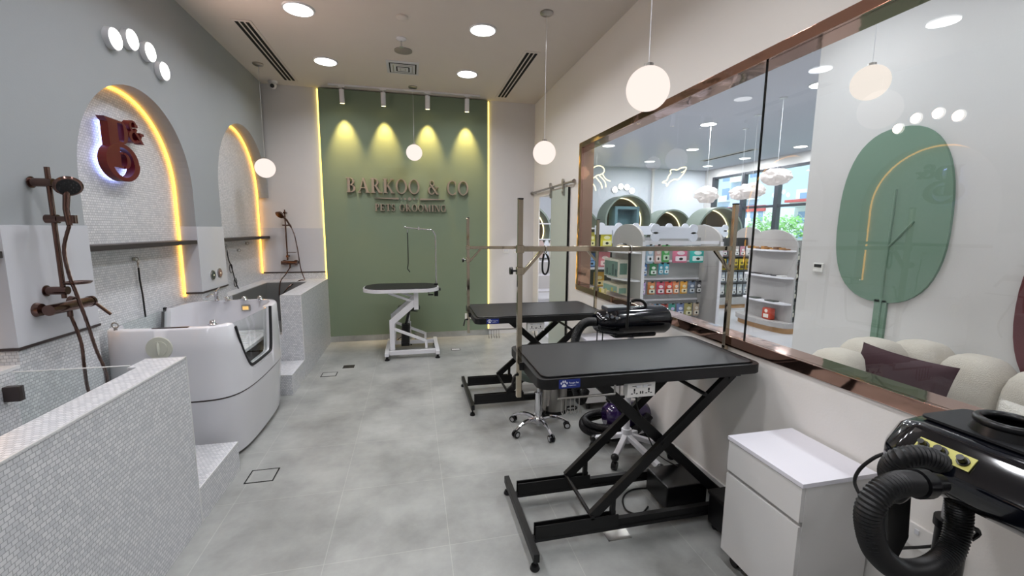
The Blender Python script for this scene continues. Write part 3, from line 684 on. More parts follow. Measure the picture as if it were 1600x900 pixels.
b = MB(); hc = Vector((-1.665, YS-.10, 1.765)); hd = Vector((-.35, -.6, -.6)).normalized(); b.tube([(-1.56, YS-.03, 1.60), (-1.60, YS-.06, 1.69), hc-hd*.01], [.011, .012, .016], 10); b.cyl(hc-hd*.018, hc+hd*.015, .035, .055, n=28); b.build('hand_head', m_copper, t)
b = MB(); b.bar((-1.63, YS-.03, 1.27), (-1.515, YS-.03, 1.27), .07, .006, .002); b.build('soap_dish', m_copper, t)
b = MB(); b.cyl((-1.715, YS, 1.128), (-1.515, YS, 1.128), .025, n=24)
for x in (-1.69, -1.545): b.cyl((x, YB-.01, 1.128), (x, YS, 1.128), .014); b.cyl((x, YB-.01, 1.128), (x, YB-.03, 1.128), .034, n=24)
b.cyl((-1.61, YS, 1.06), (-1.61, YS, 1.11), .011); b.build('mixer_body', m_copper, t)
b = MB(); b.bar((-1.52, YS-.02, 1.13), (-1.515, YS-.08, 1.11), .02, .01, .003); b.build('lever', m_copper, t)
b = MB(); b.tube([(-1.56, YS-.03, 1.60), (-1.52, 6.2, 1.50), (-1.492, 6.2, 1.306), (-1.467, 6.2, 1.05), (-1.42, 6.17, .90), (-1.45, 6.1, .91), (-1.55, 5.93, .85), (-1.66, 5.93, .72), (-1.675, 5.95, .80), (-1.66, 5.99, .92), (-1.652, 6.15, .97), (-1.61, YS, 1.07)], .007, 8, sm=6, ribs=.12); b.build('hose', m_copper, t)

# control buttons on the second pier
for i, (y, z, c, lab) in enumerate(((4.49, 1.153, '#3d4640', 'left dark round control button on the marble panel between the alcoves'), (4.635, 1.158, '#8d6f63', 'right brownish round control button on the marble panel between the alcoves'))):
    t = thing('control_button', lab, 'switch', (XL, y, z), 'round wall buttons')
    b = MB(); b.cyl((XL+.008, y, z), (XL+.016, y, z), .045, n=30); b.build('bezel', m_steel, t)
    b = MB(); b.cyl((XL+.016, y, z), (XL+.020, y, z), .036, n=30); bb = b.build('button_face', mat('button_face', c, .4), t)
    b = MB(); b.cyl((XL+.020, y, z), (XL+.021, y, z), .006, n=12); b.build('indicator', emis('indicator_dot', '#fff6d0', 1.5), bb)
# leashes
def leash(pts, hook, label, loops=()):
    t = thing('grooming_leash', label, 'leash', hook, 'black dog leashes hung from wall hooks')
    hx, hy, hz = hook
    b = MB(); b.torus((hx+.02, hy, hz), .014, .003, (0, 1, 0), 16, 6); b.cyl((hx, hy, hz), (hx+.01, hy, hz), .014); b.build('wall_hook', m_steel, t)
    b = MB(); b.tube([(hx+.022, hy+.005, hz-.012), (hx+.022, hy+.012, hz-.06)], .004, 6); b.torus((hx+.022, hy+.013, hz-.035), .01, .0025, (1, 0, 0), 14, 6); b.build('snap_clip', m_steel, t)
    b = MB(); b.tube(pts, .006, 6, sm=4)
    for c, r_ in loops: b.torus(c, r_, .004, (1, .1, 0), 20, 6)
    b.build('strap', m_cable, t)
leash([(XB+.022, 3.635, 1.30), (XB+.02, 3.640, 1.2), (XB+.02, 3.652, 1.1), (XB+.024, 3.648, .99), (XB+.02, 3.658, .93)], (XB, 3.622, 1.363), 'black leash hanging on the tiled wall behind the white bath')
leash([(XB+.022, 5.185, 1.35), (XB+.02, 5.212, 1.25), (XB+.02, 5.277, 1.155), (XB+.02, 5.35, .99), (XB+.02, 5.418, .90)], (XB, 5.165, 1.40), 'black leash with rings hanging in the far alcove', [((XB+.03, 5.23, 1.15), .05), ((XB+.03, 5.32, .985), .05)])
for y, z, n_ in ((5.53, 1.333, 'lower left'), (5.80, 1.404, 'upper right')):
    t = thing('leash_hook', n_+' empty steel wall hook under the far alcove shelf', 'hook', (XB, y, z), 'empty wall hooks')
    b = MB(); b.cyl((XB, y, z), (XB+.008, y, z), .016); b.build('hook_base', m_steel, t)
    b = MB(); b.torus((XB+.02, y, z), .015, .003, (0, 1, 0), 16, 6); b.build('hook_ring', m_steel, t)

# ============================================================ GROOMING TABLES
def socket_face(t, x0, x1, z0, z1, yf, name='socket_box', depth=.05):
    b = MB(); b.box(x0, x1, yf, yf+depth, z0, z1, .004); s_ = b.build(name, m_socket, t)
    w_ = x1-x0; h = z1-z0
    for k in (.24, .76):
        b = MB(); cx = x0+w_*k; b.box(cx-.004, cx+.004, yf-.001, yf+.003, z0+.42*h, z0+.6*h); b.box(cx-.018, cx-.008, yf-.001, yf+.003, z0+.24*h, z0+.30*h); b.box(cx+.008, cx+.018, yf-.001, yf+.003, z0+.24*h, z0+.30*h); b.cyl((cx, yf-.001, z0+.34*h), (cx, yf+.003, z0+.34*h), .004, n=8)
        b.box(cx-.012, cx+.012, yf-.001, yf+.003, z0+.76*h, z0+.80*h); b.build('outlet', m_blackp, s_)
    b = MB(); cx = x0+w_/2
    for q in (-.006, .006): b.box(cx+q-.003, cx+q+.003, yf-.001, yf+.003, z0+.25*h, z0+.42*h)
    b.build('usb_port', m_blackp, s_)
    for q in (-.018, .018):
        b = MB(); b.box(cx+q-.012, cx+q+.012, yf-.004, yf+.002, z0+.68*h, z0+.86*h, .001); b.build('rocker_switch', m_white, s_)
    return s_
m_sticker = mat('blue_sticker', '#20307c', .35); m_stw = mat('sticker_white', '#e4e6ee', .4)
def text(body, size, loc, rot, m, parent, name='lettering', ext=.0004):
    c = bpy.data.curves.new(name, 'FONT'); c.body = body; c.size = size; c.extrude = ext
    o = bpy.data.objects.new(name, c); COL.objects.link(o); dg = bpy.context.evaluated_depsgraph_get()
    me = bpy.data.meshes.new_from_object(o.evaluated_get(dg)); bpy.data.objects.remove(o); bpy.data.curves.remove(c)
    me.transform(Matrix.Translation(Vector(loc)) @ rot.to_4x4())
    if parent: me.transform(Matrix.Translation(-Vector(ORI[parent.name])))
    me.materials.append(m); o = bpy.data.objects.new(name, me); COL.objects.link(o); o.parent = parent
    if parent: ORI[o.name] = ORI[parent.name]
    return o
RX = Matrix.Rotation(PI/2, 3, 'X')
def table(x0, x1, y0, y1, zt, label, pz, postx, posty, barz, fy0, fy1):
    t = thing('grooming_table', label, 'grooming table', ((x0+x1)/2, (y0+y1)/2, 0), 'black electric grooming tables')
    b = MB(); b.prism(rrect(x0, x1, y0, y1, .045), 'xy', zt-.055, zt-.006, .004); b.build('tabletop', m_black, t)
    b = MB(); b.prism(rrect(x0+.03, x1-.03, y0+.03, y1-.03, .035), 'xy', zt-.006, zt, .002); tt = b.build('rubber_mat', m_rubber, t)
    b = MB(); b.tube([(px, py, zt-.001) for px, py in rrect(x0+.026, x1-.026, y0+.026, y1-.026, .037)], .004, 6, True); tag(b.build('mat_edging', m_blackp, tt), 'raised black edging')
    # sticker on the front edge
    sx_ = x0+.095; b = MB(); b.prism(rrect(sx_, sx_+.105, zt-.052, zt-.010, .003, 2), 'xz', y0-.0015, y0+.001); st = b.build('brand_sticker', m_sticker, t)
    b = MB(); cz = zt-.033; cx = sx_+.025
    for dx, dz, a, c in ((-.014, .006, .0035, .0055), (-.005, .0135, .0038, .0062), (.005, .0135, .0038, .0062), (.014, .006, .0035, .0055)): b.prism(ell(cx+dx, cz+dz, a, c, 0, 360, 14)[:-1], 'xz', y0-.0025, y0-.001)
    b.prism([(cx-.011, cz-.012), (cx+.011, cz-.012), (cx+.011, cz-.006), (cx, cz+.005), (cx-.011, cz-.006)], 'xz', y0-.0025, y0-.001); b.build('paw_mark', m_stw, st)
    text('Tongia Pet', .0115, (sx_+.048, y0-.0018, zt-.031), RX, m_stw, st); text('tongiapet.com', .0065, (sx_+.047, y0-.0018, zt-.041), RX, m_stw, st)
    # base
    bx0, bx1 = x0-.035, x1-.06
    b = MB(); b.box(bx0, bx0+.03, fy0-.03, fy1+.03, .055, .10, .003); b.build('cross_beam', m_black, t)
    b = MB(); b.box(bx1, bx1+.03, fy0+.115, fy1-.085, .055, .10, .003); b.build('cross_beam', m_black, t)
    for xx in (bx0+.015, bx1+.015):
        for yy in ((fy0, fy1) if xx < x0 else (fy0+.13, fy1-.10)):
            b = MB(); b.cyl((xx, yy, .02), (xx, yy, .06), .007, n=10); b.lathe([(.022, 0), (.024, .006), (.018, .022), (.001, .024)], (xx, yy, .0), 18); b.build('levelling_foot', m_blackp, t)
    ya, yb = fy0+.13, fy1-.10
    for yy in (ya, yb):
        b = MB()
        b.box(bx0+.03, bx1, yy-.02, yy+.02, .045, .062); b.box(bx0+.05, bx0+.50, yy-.02, yy-.012, .062, .13, .002); b.box(bx0+.05, bx0+.50, yy+.012, yy+.02, .062, .13, .002)
        b.box(bx0+.50, bx1, yy-.015, yy+.015, .062, .10, .002)
        b.box(bx0+.46, bx0+.485, yy-.012, yy+.012, .06, .24, .002); b.build('side_rail', m_black, t)
    zl, zu = .13, zt-.075
    for yy in (ya+.0, yb-.0):
        b = MB(); b.bar((x0+.32, yy, zl), (x1-.11, yy, zu), .028, .052, .003); b.build('scissor_arm', m_black, t)
    for yy in (ya+.045, yb-.045):
        b = MB(); b.bar((x0+.34, yy, zu), (x1-.07, yy, .09), .028, .052, .003); b.build('scissor_arm', m_black, t)
    for (xx, zz) in ((x0+.32, zl), (x1-.13, zu-.02), (x1-.28, zu-.10), ((x0+x1)/2+.1, (zl+zu)/2)):
        b = MB(); b.cyl((xx, ya-.02, zz), (xx, yb+.02, zz), .011, n=12); b.build('pivot_rod', m_black, t)
    b = MB(); b.box(x0+.2, x1-.08, ya-.03, ya+.0, zt-.085, zt-.055, .002); b.box(x0+.2, x1-.08, yb, yb+.03, zt-.085, zt-.055, .002); b.build('top_rails', m_black, t)
    b = MB(); b.box((x0+x1)/2+.20, (x0+x1)/2+.46, ya+.075, yb-.075, .03, .17, .01); b.build('lift_motor', m_blackp, t)
    # arm posts and crossbar
    pp = []
    for i, (px, sgn) in enumerate(zip(postx, (-1, 1))):
        zb = zt-.20 if i == 0 else zt-.10
        b = MB(); b.box(px-.0125, px+.0125, posty-.0125, posty+.0125, zb, pz, .002); p_ = b.build('arm_post', m_bronze, t)
        b = MB(); b.box(px-.0135, px+.0135, posty-.0135, posty+.0135, pz, pz+.008, .002); b.build('post_cap', m_blackp, p_)
        b = MB(); b.box(min(px, px-sgn*.03), max(px, px-sgn*.03), posty-.02, posty+.02, zt-.05, zt-.008, .002); b.build('post_clamp', m_black, p_)
        b = MB(); b.bar((px-sgn*.01, posty, barz-.125), (px-sgn*.115, posty, barz-.01), .018, .018, .002); b.build('brace', m_bronze, p_)
    b = MB(); b.box(postx[0]-.0, postx[1]+.0, posty-.011, posty+.011, barz-.0125, barz+.0125, .002); b.box(postx[0]-.018, postx[0]+.018, posty-.017, posty+.017, barz-.13, barz-.09, .003); b.box(postx[0]-.018, postx[0]+.018, posty-.017, posty+.017, barz-.02, barz+.02, .003)
    b.build('crossbar', m_bronze, t)
    b = MB(); b.cyl((postx[0]-.018, posty, barz-.11), (postx[0]-.04, posty, barz-.11), .005, n=8); b.cyl((postx[0]-.038, posty, barz-.11), (postx[0]-.052, posty, barz-.11), .019, n=14); b.build('clamp_knob', m_blackp, t)
    b = MB(); b.tube([(postx[0]-.012, posty-.02, zt-.07), (postx[0]-.035, posty-.045, zt-.07), (postx[0]-.05, posty-.06, zt-.12)], [.009, .008, .006], 8, sm=4); b.build('clamp_lever', m_blackp, t)
    # hook rail under the front edge
    hx0, hx1 = x0+.095, x0+.385
    b = MB(); b.cyl((hx0, y0+.012, zt-.105), (hx1, y0+.012, zt-.105), .006, n=10); b.cyl((hx1, y0+.012, zt-.105), (hx1, y0+.012, zt-.055), .005, n=8)
    for k in range(5):
        hx = hx0+.02+k*.022; b.tube([(hx, y0+.012, zt-.11), (hx, y0+.012, zt-.165), (hx, y0+.004, zt-.178), (hx, y0-.010, zt-.172), (hx, y0-.014, zt-.155)], .0022, 6, sm=3)
    tag(b.build('hook_rail', m_steel, t), 'steel rail with five hooks')
    socket_face(t, x0+.455, x0+.455+.15, zt-.135, zt-.06, y0+.015)
    b = MB(); b.tube([(x0+.53, y0+.06, zt-.12), (x0+.54, y0+.07, zt-.2), (x0+.60, y0+.12, zt-.3), (x0+.75, y0+.2, zt-.55), (x1-.25, y0+.3, .2)], .0035, 6, sm=5); b.build('power_cable', m_cable, t)
    return t
table(.55, 1.765, 1.80, 2.405, .92, 'near black grooming table with a blue sticker and scissor lift frame', 1.745, (.528, 1.778), 2.10, 1.50, 1.755, 2.355)
table(.492, 1.685, 3.45, 4.13, .865, 'second black grooming table further from the camera, towards the sliding door', 1.69, (.475, 1.700), 3.77, 1.435, 3.50, 4.20)
# black bin bag shaped control case by the near table
t = thing('black_tool_case', 'small black case on the floor between the near table frame and the white cabinet', 'tool case', (1.65, 1.74, 0))
b = MB(); b.box(1.53, 1.775, 1.63, 1.845, .028, .205, .015); b.build('case_body', m_blackp, t)
b = MB(); b.box(1.526, 1.779, 1.626, 1.849, .19, .215, .008); b.build('lid', m_black, t)
b = MB(); b.tube([(1.60, 1.74, .212), (1.61, 1.74, .235), (1.69, 1.74, .235), (1.70, 1.74, .212)], .008, 8, sm=3); b.build('handle', m_blackp, t)
for xx, yy in ((1.56, 1.66), (1.56, 1.81), (1.75, 1.66), (1.75, 1.81)):
    b = MB(); b.cyl((xx-.012, yy, .014), (xx+.012, yy, .014), .014, n=12); b.build('case_wheel', m_blackp, t)
b = MB(); b.tube([(1.30, 2.05, .006), (1.22, 2.0, .006), (1.16, 2.05, .006), (1.20, 2.16, .006), (1.30, 2.22, .006), (1.45, 2.2, .006)], .005, 6, sm=6)
tag(b.build('floor_cable', m_cable, ori=(1.3, 2.1, 0)), 'black cable looping on the floor inside the near table frame', 'cable')

# white Z-lift table
t = thing('z_lift_table', 'white framed grooming table with black top before the green wall', 'grooming table', (-.12, 5.58, 0))
TX0, TX1, TY0, TY1, ZT = -.61, .315, 5.27, 5.88, .872
b = MB(); b.prism(rrect(TX0, TX1, TY0, TY1, .24, 10), 'xy', ZT-.05, ZT-.008, .006); tag(b.build('tabletop', m_white, t), 'white oval edged top')
b = MB(); b.prism(rrect(TX0+.02, TX1-.02, TY0+.02, TY1-.02, .225, 10), 'xy', ZT-.008, ZT, .002); b.build('rubber_mat', m_rubber, t)
YA, YC = 5.36, 5.76
b = MB(); b.box(-.36, -.31, 5.22, 5.93, .05, .10, .004); b.build('base_rail', m_white, t)
b = MB(); b.box(.25, .30, 5.22, 5.93, .05, .10, .004); b.build('base_rail', m_white, t)
for yy in (YA-.05, YC+.05):
    b = MB(); b.box(-.31, .25, yy-.025, yy+.025, .05, .10, .003); b.build('base_rail', m_white, t)
for xx in (-.335, .275):
    for yy in (5.25, 5.90):
        b = MB(); b.lathe([(.03, 0), (.03, .012), (.015, .02), (.015, .05), (.001, .05)], (xx, yy, 0), 16); b.build('rubber_foot', m_blackp, t)
for yy in (YA, YC):
    b = MB(); b.box(-.30, -.24, yy-.02, yy+.02, .1, .48, .003); b.build('upright', m_white, t)
    b = MB(); b.bar((-.27, yy, .45), (.02, yy, .70), .035, .075, .004); b.build('lift_arm', m_white, t)
    b = MB(); b.box(.0, .055, yy-.02, yy+.02, .60, ZT-.05, .003); b.bar((.02, yy, .69), (-.30, yy, ZT-.06), .02, .03, .003); b.build('top_bracket', m_white, t)
    b = MB(); b.bar((-.26, yy, .37), (.13, yy, .20), .022, .035, .003); b.box(.125, .155, yy-.015, yy+.015, .1, .21, .003); b.build('lower_link', m_white, t)
b = MB(); b.cyl((-.12, 5.56, .12), (-.105, 5.56, .38), .055, n=24); b.cyl((-.105, 5.56, .38), (-.05, 5.56, .60), .018, n=12); b.box(-.17, -.07, 5.50, 5.62, .10, .14, .004); b.build('lift_cylinder', m_blackp, t)
b = MB(); b.tube([(.29, 5.62, .72), (.29, 5.62, 1.0), (.29, 5.62, 1.45), (.285, 5.62, 1.52), (.25, 5.62, 1.575), (.20, 5.62, 1.585), (.05, 5.62, 1.595), (-.09, 5.62, 1.61)], .0095, 10, sm=4); b.build('arm_rod', m_chrome, t)
b = MB(); b.cyl((.08, 5.62, 1.58), (.08, 5.62, 1.62), .012, n=10); b.ball((-.09, 5.62, 1.615), .013, nu=10, nv=8); b.build('rod_stop', m_chrome, t)
b = MB(); b.box(.26, .312, 5.60, 5.64, ZT-.15, ZT+.02, .004); b.bar((.25, 5.62, ZT-.13), (.18, 5.62, ZT-.13), .02, .02, .003); b.cyl((.19, 5.62, ZT-.11), (.19, 5.62, ZT-.055), .012, n=10); b.cyl((.312, 5.62, ZT-.06), (.345, 5.62, ZT-.06), .02, n=12); b.build('arm_clamp', m_blackp, t)
t = thing('grooming_noose', 'black grooming noose hanging from the white table arm', 'leash', (-.06, 5.62, 1.59))
b = MB(); b.tube([(-.06, 5.62, 1.585), (-.06, 5.62, 1.545)], .006, 6); b.build('snap_clip', m_chrome, t)
b = MB(); b.tube([(-.06, 5.62, 1.545), (-.058, 5.62, 1.3), (-.06, 5.62, 1.15), (-.07, 5.62, 1.09), (-.052, 5.62, 1.06), (-.04, 5.62, 1.04)], .006, 6, sm=4); b.build('strap', m_cable, t)

# ============================================================ STOOLS, BIN, CABINETS
def stool(cx, cy, zseat, r_, a0, label, seatc='#2d3630', seatr=.17):
    t = thing('wheeled_stool', label, 'stool', (cx, cy, 0), 'wheeled work stools')
    b = MB(); b.lathe([(.001, zseat-.075), (seatr*.7, zseat-.075), (seatr*.98, zseat-.06), (seatr, zseat-.03), (seatr*.93, zseat-.008), (seatr*.6, zseat), (.001, zseat)], (cx, cy, 0), 36); b.build('seat', mat('seat_vinyl', seatc, .4), t)
    b = MB(); b.cyl((cx, cy, .09), (cx, cy, .30), .028, n=20); b.cyl((cx, cy, .30), (cx, cy, zseat-.07), .014, n=14); b.lathe([(.001, .05), (.04, .05), (.045, .09), (.028, .11), (.001, .11)], (cx, cy, 0), 20); b.cyl((cx, cy, .30), (cx, cy, .31), .032, n=20); b.build('gas_lift', m_chrome, t)
    b = MB(); b.tube([(cx+.02, cy, zseat-.085), (cx+.12, cy-.03, zseat-.095)], .005, 6); b.build('height_lever', m_blackp, t)
    for k in range(5):
        a = a0+2*PI*k/5; ux, uy = math.cos(a), math.sin(a)
        b = MB(); b.tube([(cx+ux*.03, cy+uy*.03, .085), (cx+ux*r_*.4, cy+uy*r_*.4, .10), (cx+ux*r_*.75, cy+uy*r_*.75, .085), (cx+ux*r_, cy+uy*r_, .055)], [.018]*4+[.017]*4+[.012]*6, 8, sm=4); b.build('leg', m_chrome, t)
        wx, wy = cx+ux*r_, cy+uy*r_; px, py = -uy, ux
        b = MB(); b.cyl((wx-px*.02, wy-py*.02, .027), (wx-px*.006, wy-py*.006, .027), .027, n=20); b.cyl((wx+px*.006, wy+py*.006, .027), (wx+px*.02, wy+py*.02, .027), .027, n=20); b.cyl((wx-px*.01, wy-py*.01, .027), (wx+px*.01, wy+py*.01, .027), .012, n=10)
        b.cyl((wx, wy, .03), (wx, wy, .055), .007, n=8); c_ = b.build('caster', m_blackp, t)
        b = MB(); b.cyl((wx-px*.0215, wy-py*.0215, .027), (wx-px*.0195, wy-py*.0195, .027), .017, n=16); b.build('hub_cap', m_chrome, c_)
        b = MB(); b.cyl((wx+px*.0195, wy+py*.0195, .027), (wx+px*.0215, wy+py*.0215, .027), .017, n=16); b.build('hub_cap', m_chrome, c_)
stool(.955, 3.14, .50, .235, math.radians(135), 'chrome five-wheel stool under the corner of the near grooming table')
stool(-.07, 6.07, .535, .175, math.radians(200), 'round dark seat stool half hidden behind the white grooming table', seatr=.155)
t = thing('pedal_bin', 'round brushed steel pedal bin on the floor between the two black tables', 'bin', (1.19, 3.46, 0))
b = MB(); b.cyl((1.19, 3.46, .02), (1.19, 3.46, .42), .12, n=40); b.build('bin_body', m_steel, t)
b = MB(); b.lathe([(.125, 0), (.128, .01), (.122, .03), (.001, .03)], (1.19, 3.46, 0), 36); b.build('base_ring', m_blackp, t)
b = MB(); b.lathe([(.123, .42), (.123, .435), (.09, .465), (.001, .475)], (1.19, 3.46, 0), 36); b.build('lid', m_blackp, t)
b = MB(); b.tube([(1.29, 3.36, .03), (1.34, 3.33, .045), (1.375, 3.36, .05), (1.35, 3.40, .045), (1.30, 3.42, .03)], .008, 8, sm=3); b.build('pedal', m_blackp, t)
def cabinet(x0, x1, y0, y1, z1, label):
    t = thing('drawer_cabinet', label, 'cabinet', ((x0+x1)/2, (y0+y1)/2, 0), 'white wheeled cabinets')
    b = MB(); b.box(x0+.018, x1, y0+.004, y1-.004, .07, z1-.018, .001); b.build('body', m_cab, t)
    b = MB(); b.box(x0-.004, x1, y0, y1, z1-.018, z1, .001); b.build('worktop', m_cabtop, t)
    zd = z1-.165
    b = MB(); b.box(x0, x0+.018, y0+.006, y1-.006, zd, z1-.022, .001); b.build('drawer', m_cab, t)
    b = MB(); b.box(x0, x0+.018, y0+.006, y1-.006, .075, zd-.018, .001); b.build('door', m_cab, t)
    b = MB(); b.box(x0+.010, x0+.019, y0+.006, y1-.006, zd-.018, zd); b.build('finger_groove', mat('aluminium_channel', '#9d9c9a', .35, metal=.6), t)
    for xx in (x0+.05, x1-.05):
        for yy in (y0+.05, y1-.05):
            b = MB(); b.cyl((xx-.011, yy, .024), (xx+.011, yy, .024), .024, n=16); b.box(xx-.018, xx+.018, yy-.018, yy+.018, .045, .07, .003); b.build('caster', m_blackp, t)
cabinet(1.424, 1.782, 1.212, 1.612, .65, 'white drawer cabinet on wheels, large in the foreground beside the near table')
cabinet(1.455, 1.782, 3.37, 3.60, .65, 'small white drawer cabinet half hidden behind the black stand dryer')

# ============================================================ DRYERS
def ribhose(b, pts, r_, k=14):
    p = smooth([Vector(q) for q in pts], 24); L = [0]
    for i in range(1, len(p)): L.append(L[-1]+(p[i]-p[i-1]).length)
    n = int(L[-1]/.0042); out = []; j = 0
    for i in range(n+1):
        t_ = L[-1]*i/n
        while j < len(L)-2 and L[j+1] < t_: j += 1
        out.append(p[j].lerp(p[j+1], (t_-L[j])/max(1e-6, L[j+1]-L[j])))
    b.tube(out, r_, 16, ribs=.10)
# stand dryer behind the near table
hx, hy = 1.455, 2.62
t = thing('stand_dryer', 'black cylinder stand dryer with white wheeled stand behind the near table', 'pet dryer', (hx, hy, 0), 'black stand dryers')
b = MB(); b.cyl((hx, hy, .14), (hx, hy, .90), .022, n=18); b.cyl((hx, hy, .10), (hx, hy, .20), .036, n=18); b.build('stand_pole', m_white, t)
for k, (ex, ey) in enumerate(((1.29, 2.46), (1.742, 2.50), (1.26, 2.74), (1.68, 2.78), (1.52, 2.28))):
    d = Vector((ex-hx, ey-hy, 0)); L = d.length; d.normalize()
    b = MB(); b.bar((hx+d.x*.02, hy+d.y*.02, .15), (ex, ey, .085), .038, .034, .006); lg_ = b.build('stand_leg', m_white, t)
    b = MB(); b.ball((ex, ey, .085), .028, nu=12, nv=8); b.cyl((ex-d.y*.017, ey+d.x*.017, .028), (ex+d.y*.017, ey-d.x*.017, .028), .028, n=18); b.box(ex-.012, ex+.012, ey-.012, ey+.012, .03, .08, .003); b.build('caster', m_blackp, lg_)
b = MB(); zc = .985
b.lathe([(.001, 0), (.055, 0), (.075, .02), (.092, .10), (.098, .14), (.098, .50), (.085, .525), (.001, .53)], (1.185, hy, zc), 40, (1, 0, 0)); b.box(1.30, 1.62, hy-.06, hy+.06, zc-.11, zc-.05, .02); b.build('dryer_body', m_gloss, t)
b = MB(); b.tube([(1.42, hy-.02, zc+.085), (1.425, hy-.02, zc+.125), (1.46, hy-.02, zc+.142), (1.51, hy-.02, zc+.138), (1.54, hy-.02, zc+.115), (1.545, hy-.02, zc+.08)], .011, 8, sm=4); b.build('carry_handle', m_blackp, t)
b = MB(); b.box(1.25, 1.42, hy-.05, hy+.06, zc+.07, zc+.105, .012)
for q in range(3): b.cyl((1.235+q*.035, hy-.075, zc+.05-q*.01), (1.23+q*.035, hy-.09, zc+.06-q*.01), .012, n=12)
cp = b.build('control_panel', mat('dark_panel', '#3a3d45', .3), t)
for q in range(4):
    b = MB(); b.cyl((1.225+q*.03, hy-.088, zc+.075-q*.014), (1.222+q*.03, hy-.10, zc+.082-q*.014), .006, n=10); b.build('switch', m_chrome, cp)
b = MB(); ribhose(b, [(1.19, hy, zc), (1.12, hy-.02, zc+.005), (1.06, hy-.05, zc-.02), (1.02, hy-.07, zc-.09), (1.01, hy-.08, zc-.20), (1.03, hy-.06, zc-.40), (1.10, hy-.0, zc-.55), (1.16, hy+.06, zc-.50)], .030, 8); b.build('air_hose', m_hose, t)
for dx in (.02, .06):
    b = MB(); b.tube([(1.17+dx, hy-.03, zc-.05), (1.175+dx, hy-.03, zc-.3), (1.25+dx, hy-.0, .5), (hx-.03, hy, .3)], .004, 6, sm=4); b.build('power_cable', m_cable, t)
# purple floor dryer
t = thing('floor_dryer', 'dark purple floor blaster dryer with coiled black hose on the floor', 'pet dryer', (1.45, 2.93, 0))
b = MB(); b.lathe([(.001, 0), (.07, 0), (.10, .03), (.112, .08), (.112, .30), (.09, .34), (.001, .345)], (1.36, 2.95, .175), 36, (1, -.12, 0)); tag(b.build('dryer_body', mat('deep_purple_shell', '#2a1b45', .15, clear=.5), t), 'deep purple shell')
b = MB(); b.box(1.33, 1.70, 2.86, 3.02, .03, .085, .015); b.build('base', m_blackp, t)
b = MB(); b.tube([(1.40, 2.95, .285), (1.38, 2.95, .315), (1.45, 2.94, .325), (1.60, 2.93, .32), (1.62, 2.93, .285)], .011, 8, sm=4); b.build('carry_handle', m_blackp, t)
b = MB(); ribhose(b, [(1.66, 2.80, .22), (1.52, 2.78, .11), (1.40, 2.80, .07), (1.26, 2.86, .085), (1.20, 2.96, .095), (1.25, 3.06, .11), (1.36, 3.08, .12), (1.42, 3.07, .14)], .032, 8); b.build('air_hose', m_hose, t)
b = MB(); ribhose(b, [(1.42, 2.83, .13), (1.32, 2.84, .135), (1.23, 2.90, .14), (1.22, 2.99, .145), (1.29, 3.05, .15), (1.38, 3.05, .16)], .026, 8); b.build('air_hose', m_hose, t)
for xx, yy in ((1.35, 2.86), (1.68, 2.86), (1.35, 3.02), (1.68, 3.02)):
    b = MB(); b.cyl((xx-.01, yy, .018), (xx+.01, yy, .018), .018, n=14); b.build('caster', m_blackp, t)
t.location.x += .05; t.location.y -= .06
# foreground stand dryer
t = thing('stand_dryer', 'large black stand dryer with ribbed hose loop in the right foreground', 'pet dryer', (1.53, .82, 0), 'black stand dryers')
px, py = 1.525, .825
b = MB(); b.cyl((px, py, .14), (px, py, .86), .0265, n=20); b.build('stand_pole', m_white, t)
b = MB(); b.cyl((px, py, .42), (px, py, .755), .036, n=20); b.cyl((px, py, .74), (px, py, .765), .042, n=20); b.tube([(px+.03, py, .735), (px+.07, py-.01, .735), (px+.085, py-.015, .72), (px+.065, py-.01, .70)], .007, 6, sm=3); b.build('height_collar', m_blackp, t)
for k in range(5):
    a = math.radians(20+72*k); R__ = .22; ex, ey = px+R__*math.cos(a), py+R__*math.sin(a)
    b = MB(); b.bar((px, py, .15), (ex, ey, .085), .038, .034, .006); lg_ = b.build('stand_leg', m_white, t)
    b = MB(); b.ball((ex, ey, .085), .028, nu=12, nv=8); b.cyl((ex-.017*math.sin(a), ey+.017*math.cos(a), .028), (ex+.017*math.sin(a), ey-.017*math.cos(a), .028), .028, n=18); b.build('caster', m_blackp, lg_)
# body: section in x/z extruded along y, far end tapered
secs = [(.985, .0, .6), (.955, 0, .85), (.91, 0, 1), (.60, 0, 1), (.40, 0, .95), (.33, 0, .8), (.30, 0, .6)]
base = [(1.385, .955), (1.385, .905), (1.43, .865), (1.52, .845), (1.68, .845), (1.745, .89), (1.755, .985), (1.735, 1.03), (1.70, 1.042), (1.56, 1.044), (1.475, 1.036), (1.455, 1.028)]
cxx, czz = 1.57, .945; b = MB(); vs = []; fs = []; n = len(base)
for (yy, _, sc) in secs:
    for (x_, z_) in base: vs.append((cxx+(x_-cxx)*sc, yy, czz+(z_-czz)*sc))
for i in range(len(secs)-1):
    for k in range(n): l = (k+1) % n; fs.append((i*n+k, i*n+l, (i+1)*n+l, (i+1)*n+k))
fs += [tuple(range(n))[::-1], tuple(range((len(secs)-1)*n, len(secs)*n))]
b._add(vs, fs); es = [e for e in b.bm.edges]
bmesh.ops.bevel(b.bm, geom=es, offset=.008, segments=2, profile=.5, affect='EDGES'); bd = b.build('dryer_body', m_gloss, t, ang=50)
b = MB(); b.prism(rrect(1.50, 1.70, .42, .93, .02), 'xy', 1.042, 1.049, .002); b.build('top_plate', m_rubber, bd)
b = MB(); b.tube([(1.59+.062*math.cos(2*PI*i/36), .775+.062*math.sin(2*PI*i/36), 1.082) for i in range(36)], .0115, 10, True); b.lathe([(.078, 1.047), (.066, 1.078), (.056, 1.078), (.064, 1.049)], (1.59, .775, 0), 36); b.build('air_intake', m_blackp, t)
b = MB(); c_ = (1.42, 1.005); nx, nz = -.55, .83
